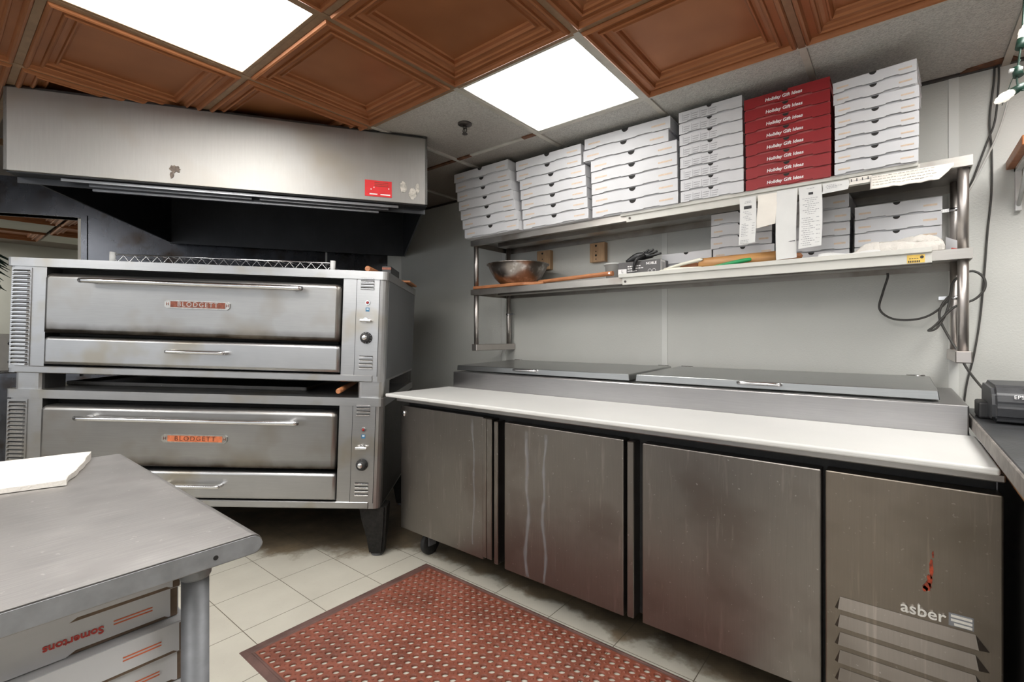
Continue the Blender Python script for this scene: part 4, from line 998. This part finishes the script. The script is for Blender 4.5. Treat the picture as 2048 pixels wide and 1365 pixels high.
# ================================================================== FLOOR MAT
MX0, MX1, MY0, MY1 = -1.912, -.385, .748, 1.655
t = thing('floor_mat', 'red rubber anti-fatigue mat with round drain holes on the floor', 'floor mat', ((MX0 + MX1) / 2, (MY0 + MY1) / 2, 0))
mx, my = (MX1 - MX0) / 2, (MY1 - MY0) / 2; PT = .0382; nx, ny = 37, 22
hx, hy = nx * PT / 2, ny * PT / 2; H0, H1 = .002, .0105; R0, R1 = .0122, .0136
b = BM()
for i in range(nx):
    for j in range(ny):
        cx, cy = -hx + (i + .5) * PT, -hy + (j + .5) * PT
        sq = []; ci = []; cb = []
        for k in range(16):
            a = 2 * PI * (k + .5) / 16; c, s = math.cos(a), math.sin(a); f = PT / 2 / max(abs(c), abs(s)); 
            ci.append(b.verts.new((cx + R1 * c, cy + R1 * s, H1))); cb.append(b.verts.new((cx + R0 * c, cy + R0 * s, H0)))
        hp = PT / 2
        per = [(hp, -hp * .2), (hp, hp * .2), (hp, hp)]
        so = []
        for k in range(16):
            a = 2 * PI * (k + .5) / 16; c, s = math.cos(a), math.sin(a); f = hp / max(abs(c), abs(s)); so.append((cx + f * c, cy + f * s))
        sv = [b.verts.new((x, y, H1)) for x, y in so]
        for k in range(16):
            l = (k + 1) % 16
            b.faces.new((sv[k], sv[l], ci[l], ci[k])); f = b.faces.new((ci[k], ci[l], cb[l], cb[k])); f.smooth = True
        for k in (1, 5, 9, 13):                  # corner fills
            a = math.radians(45 + 90 * (k // 4)); 
            q = b.verts.new((cx + hp * (1 if math.cos(a) > 0 else -1), cy + hp * (1 if math.sin(a) > 0 else -1), H1)); b.faces.new((sv[k], q, sv[(k + 1) % 16]))
        # small raised nub at the cell corner
        if i and j:
            X, Y = cx - hp, cy - hp; r = .0042
            base = [b.verts.new((X + r * u, Y + r * v, H1 - .0002)) for u, v in ((-1, -1), (1, -1), (1, 1), (-1, 1))]; ap = [b.verts.new((X + r * .5 * u, Y + r * .5 * v, H1 + .0028)) for u, v in ((-1, -1), (1, -1), (1, 1), (-1, 1))]
            for k in range(4): b.faces.new((base[k], base[(k + 1) % 4], ap[(k + 1) % 4], ap[k]))
            b.faces.new(ap)
obj('perforated_field', b, 'mat', t)
b = BM(); R = []
for ax, ay, z in ((hx, hy, H1), (hx + .004, hy + .004, H1 + .001), (hx + .008, hy + .008, H1 - .001), (hx + .012, hy + .012, H1 + .001), ((hx + mx) / 2, (hy + my) / 2, .011), (mx - .004, my - .004, .004), (mx, my, .0)):
    R.append([b.verts.new(p) for p in ((-ax, -ay, z), (ax, -ay, z), (ax, ay, z), (-ax, ay, z))])
for a, c in zip(R, R[1:]):
    for k in range(4): b.faces.new((a[k], a[(k + 1) % 4], c[(k + 1) % 4], c[k]))
obj('bevelled_border', b, 'mat_edge', t, 'worn dark bevelled border')

# ================================================================== WORK TABLE
TX0, TX1, TY0, TY1, TZ = -1.493, -.728, -1.5, .318, .892
t = thing('work_table', 'stainless work table with rolled edge in the left foreground', 'table', ((TX0 + TX1) / 2, (TY0 + TY1) / 2, 0)); TO = t.location.copy()
b = BM(); prof = []
def tprof():
    p = [(TY0, TZ), ]
    rr = .0135; yc = TY1 - rr; zc = TZ - rr
    for k in range(9): a = math.radians(90 - 180 * k / 8); p.append((yc + rr * 1.0 * math.cos(a), zc + rr * math.sin(a)))
    p += [(TY0, TZ - 2 * rr)]
    return [(y - TO.y, z) for y, z in p]
prism(b, tprof(), TX0 - TO.x, TX1 - TO.x, 'YZ')
bmesh.ops.bevel(b, geom=[e for e in b.edges if abs((e.verts[0].co - e.verts[1].co).normalized().x) < .5 and e.verts[0].co.z > TZ - .012 and e.verts[1].co.z > TZ - .012], offset=.003, segments=2, affect='EDGES')
tt = obj('tabletop', b, 'steel_table', t)
b = BM(); prism(b, [(y - .0015 if y > 0 else y, z - .0012 if z > TZ - .01 else z + .001) for y, z in tprof()], TX1 - TO.x - .0005, TX1 - TO.x + .0006, 'YZ'); obj('end_face_sheen', b, 'table_edge_sheen', tt, 'edge face with bluish reflection painted in')
b = BM(); cyl(b, (TX1 - TO.x - .001, .255 - TO.y, .877), (TX1 - TO.x + .0012, .255 - TO.y, .877), .0032, n=12); obj('edge_hole', b, 'dark', tt)
b = BM()
box(b, TX0 + .05 - TO.x, TX1 - .05 - TO.x, TY0 + .1 - TO.y, TY1 - .08 - TO.y, TZ - .0277, TZ - .0265); obj('under_frame', b, 'galv', t)
for x in (TX0 + .05, TX1 - .042):
    for y in (TY0 + .07, .244):
        b = BM(); cyl(b, (x - TO.x, y - TO.y, .03), (x - TO.x, y - TO.y, .864), .0168, n=24); l = obj('leg', b, 'galv', t)
        b = BM(); lathe(b, [(.0172, .842), (.0195, .846), (.0205, .862), (.0205, .8645)], (x - TO.x, y - TO.y, 0), n=24); obj('leg_socket', b, 'galv', l)
        b = BM(); lathe(b, [(.001, .0), (.018, .0), (.022, .012), (.017, .032), (.001, .034)], (x - TO.x, y - TO.y, 0), n=18); obj('foot', b, 'galv', l)
b = BM(); box(b, TX0 + .03 - TO.x, TX1 - .025 - TO.x, TY0 + .05 - TO.y, TY1 - .06 - TO.y, .2978, .3178, .003); obj('undershelf', b, 'galv', t)
def tw(u, v, k):
    x, y = (u - .5) * .25, (v - .5) * .62
    n = mnoise.noise(Vector((u * 4, v * 7, 3.3)))
    z = .0115 + .0035 * n + .004 * (u < .3) * (v > .1)
    return (x + .010 * n + (.006 * math.sin(v * 6)), y - .03 * (u - .5) * (v > .5) + .008 * n, .001 if k else z)
cloth('folded_towel', .3, .6, 24, 40, tw, 'towel', 'folded white terry towel lying on the work table', (-1.425, -.088, TZ), math.radians(-11))
# boxes below the table, printed faces towards the aisle
def aisle_box(kind):
    w, dp, h = .475, .44, .0448
    b = BM(); box(b, -w / 2 + .002, w / 2 - .002, -dp / 2 + .003, dp / 2, 0, h - .001, .0012); root = obj('pizza_box', b, 'card_edge')
    b = BM(); y0 = -dp / 2
    prism(b, [(-w / 2, .001), (w * .24, .001), (w * .26, .006), (w * .46, .006), (w * .47, .003), (w * .475, .003), (w * .475, h - .001), (-w / 2, h - .001)], y0, y0 + .003); box(b, -w / 2, w / 2, y0 + .001, dp / 2, h - .003, h - .0005)
    box(b, w / 2 - .004, w / 2 - .001, y0 + .004, dp / 2, .001, h - .003)
    obj('lid', b, 'white_card', root)
    for k in range(2):
        b = BM(); box(b, w * .34, w * .43, y0 - .0006, y0 + .001, h * .45 + k * .0042, h * .45 + k * .0042 + .0016)
        obj('printed_stripe', b, 'ink_orange_strong', root, 'thin orange stripe')
    if kind:
        b = BM(); text_bm(b, "Somertons", .0133, frame((kind, y0 - .0006, h * .46), (-1, 0, 0), (0, 0, -1)), .0005, bold=.0003); obj('lettering', b, 'ink_red', root, 'upside-down red lettering')
    return root
UZB = .3185; nb = 12
protos = {nb - 1: aisle_box(.045), nb - 2: aisle_box(.122), 0: aisle_box(0)}
for i in range(nb):
    txt = i >= nb - 2
    loc = (-.803 - .22 + .010 * math.sin(i * 2.3) - .006, .002 + .010 * math.sin(i * 1.7) * (i < nb - 2) + (.03 if i in (nb - 5, nb - 6) else 0), UZB + i * .0455)
    o = protos[i] if i in protos else dup(protos[0], loc)
    o.location = loc; o.rotation_euler = (0, 0, PI / 2 + .03 * math.sin(i * 3.1) * (i < nb - 2))
    tag(o, 'white pizza box with %s, %s under the work table' % ('upside-down red lettering' if txt else 'orange stripes', {nb - 1: 'topmost', 0: 'lowest'}.get(i, ['', 'second', 'third', 'fourth', 'fifth', 'sixth', 'seventh', 'eighth', 'ninth', 'tenth', 'eleventh', 'twelfth', ''][nb - 1 - i] + ' from top')), 'pizza box', 'boxes under the table')

# ================================================================== CORDS, STRING LIGHT, WALL SHELF
def cord(name, pts, r, mat, lab, n=7, cat='cord'):
    b = BM(); tube(b, pts, r, n, 7); o = obj(name, b, mat); return tag(o, lab, cat)
Yc = WY - .012
cord('power_cable', [(.292, Yc, 2.262), (.290, Yc, 2.20), (.278, Yc, 2.05), (.284, Yc, 1.92), (.283, Yc, 1.75), (.272, Yc, 1.60), (.262, Yc, 1.42), (.250, Yc, 1.25), (.232, Yc, 1.10), (.205, Yc, .93), (.19, Yc, .60)], .0035, 'cord', 'long dark cable running down back wall from ceiling to counter')
cord('thin_cable', [(.303, Yc - .012, 2.262), (.302, Yc - .012, 2.18), (.292, Yc - .012, 2.04), (.270, Yc, 1.96), (.232, Yc, 1.83), (.21, Yc, 1.76), (.215, Yc, 1.60)], .0035, 'cord', 'thinner dark cable beside it slanting behind the shelf end')
cord('white_cord', [(.34, Yc - .022, 2.20), (.322, Yc - .022, 2.08), (.290, Yc - .022, 1.955), (.228, Yc - .018, 1.80), (.205, Yc - .006, 1.76)], .0034, 'cord_white', 'white cord slanting down the wall to right end of shelf')
cord('coiled_cord', [(-.044, 2.62, 1.452), (-.044, 2.62, 1.43), (-.06, 2.63, 1.37), (-.072, 2.64, 1.30), (-.03, 2.64, 1.257), (.04, 2.64, 1.250), (.10, 2.635, 1.272), (.15, 2.62, 1.33), (.165, 2.60, 1.40), (.213, 2.60, 1.436), (.248, 2.60, 1.412), (.253, 2.60, 1.366), (.225, 2.60, 1.325), (.165, 2.60, 1.295), (.11, 2.61, 1.225), (.088, 2.61, 1.203), (.115, 2.61, 1.215), (.145, 2.62, 1.28), (.153, 2.62, 1.34), (.128, 2.62, 1.30), (.124, 2.62, 1.25), (.15, 2.62, 1.18), (.178, 2.60, 1.115), (.205, 2.56, 1.045), (.245, 2.45, .975), (.27, 2.33, .96)], .0045, 'cord', 'dark cord coiled around the right shelf posts and down to printer')
cord('mains_lead', [(.415, 2.71, 1.09), (.40, 2.60, 1.05), (.38, 2.45, 1.03), (.39, 2.3, .99), (.40, 2.2, .97)], .006, 'black', 'black lead dropping behind the printer at right edge')
t = thing('string_light', 'string of clear bulbs in dark green sockets at top right', 'string light', (.236, 1.80, 1.85))
b = BM(); tube(b, [(.03, .15, .41), (.02, .05, .25), (.008, .005, .10), (.002, .0, .04), (.0, .0, -.01), (.012, .004, -.03), (.04, .02, .01), (.07, .06, .10)], .0022, 6, 6); tube(b, [(-.028, .0, -.06), (-.01, .0, .0), (.006, .0, .05)], .0008, 5, 4); obj('wire', b, 'green_sock', t)
for (p, d) in (((.000, 0, .022), (.1, -.2, -1)), ((.004, .004, -.022), (-.78, -.35, -.55)), ((.006, .004, .088), (.25, .2, 1))):
    p, d = Vector(p), Vector(d).normalized()
    b = BM(); cyl(b, p - d * .010, p + d * .016, .0085, .0105, 14); s = obj('socket', b, 'green_sock', t)
    if d.z > -.9:
        b = BM(); tube(b, [p + d * .016, p + d * .022, p + d * .038, p + d * .054, p + d * .062], .0125, 12, 4, taper=lambda q: [.6, .85, 1, .72, .38, .12][min(5, int(q * 5.01))]); obj('bulb', b, 'bulb', s)
b = BM(); box(b, -.016, .010, -.006, .004, .020, .030, .002); obj('clip', b, 'peg_white', t)
t = thing('wall_plank_shelf', 'small stained wooden shelf on white bracket at right edge', 'shelf', (.70, WY, 1.84))
b = BM(); box(b, -.375, .5, -.325, -.0, 0, .036, .004, 2); obj('plank', b, 'wood_shelf', t)
b = BM(); box(b, -.352, -.335, -.03, -.0, -.17, -.0); box(b, -.352, -.335, -.28, -.0, -.014, .0); tube(b, [(-.3435, -.03, -.15), (-.3435, -.22, -.014)], .006, 6, 0); obj('bracket', b, 'peg_white', t)

# ================================================================== BEYOND THE OPENING
b = BM(); box(b, -6.9, -6.4, -1.0, 1.6, 0, .86, .004); o = obj('serving_counter', b, 'steel_rail'); tag(o, 'steel counter beyond the wall opening, left of the ovens', 'counter')
t = thing('yellow_carton', 'yellow carton with black swirls seen left of the ovens', 'carton', (-6.55, .44, .861))
b = BM(); box(b, -.14, .14, -.3, .2, 0, .34, .004); c = obj('carton', b, 'paper_cream', t)
b = BM()
for k in range(3):
    for z in (.08, .25): tube(b, [(.141, .18 - k * .17, z), (.141, .13 - k * .17, z + .04), (.141, .08 - k * .17, z), (.141, .13 - k * .17, z - .03)], .008, 6, 5)
obj('swirl_print', b, 'ink_black', t)
t = thing('dark_garland', 'dark hanging garland beyond the opening at left edge', 'garland', (-6.6, .42, 1.66))
b = BM(); random.seed(5)
for k in range(60):
    a, z = random.random() * 6.28, random.random() * .34; r = .10 + .06 * random.random(); cyl(b, (0, 0, z), (r * math.cos(a), r * math.sin(a), z - .08), .012, .002, 5)
obj('sprigs', b, 'green_sock', t); b = BM(); cyl(b, (0, 0, -.05), (0, 0, CEIL - 1.66 - .02), .008, n=6); obj('stem', b, 'black', t)

# ================================================================== CAMERA AND LOOK
cd = bpy.data.cameras.new('camera'); cam = bpy.data.objects.new('camera', cd); COL.objects.link(cam)
cam.location = (0, 0, EYE); cam.rotation_euler = (PI / 2, 0, TH)
cd.sensor_width = 36; cd.lens = 36 * 960 / 2048; cd.shift_y = -9.5 / 2048; cd.clip_start = .02
scene.camera = cam
w = bpy.data.worlds.new('world'); scene.world = w; w.use_nodes = True
w.node_tree.nodes['Background'].inputs[0].default_value = C(.92, .96, 1); w.node_tree.nodes['Background'].inputs[1].default_value = 1.0
vs = scene.view_settings; vs.view_transform = 'Standard'; vs.look = 'None'; vs.gamma = 1; vs.use_curve_mapping = False; vs.exposure = 0.45
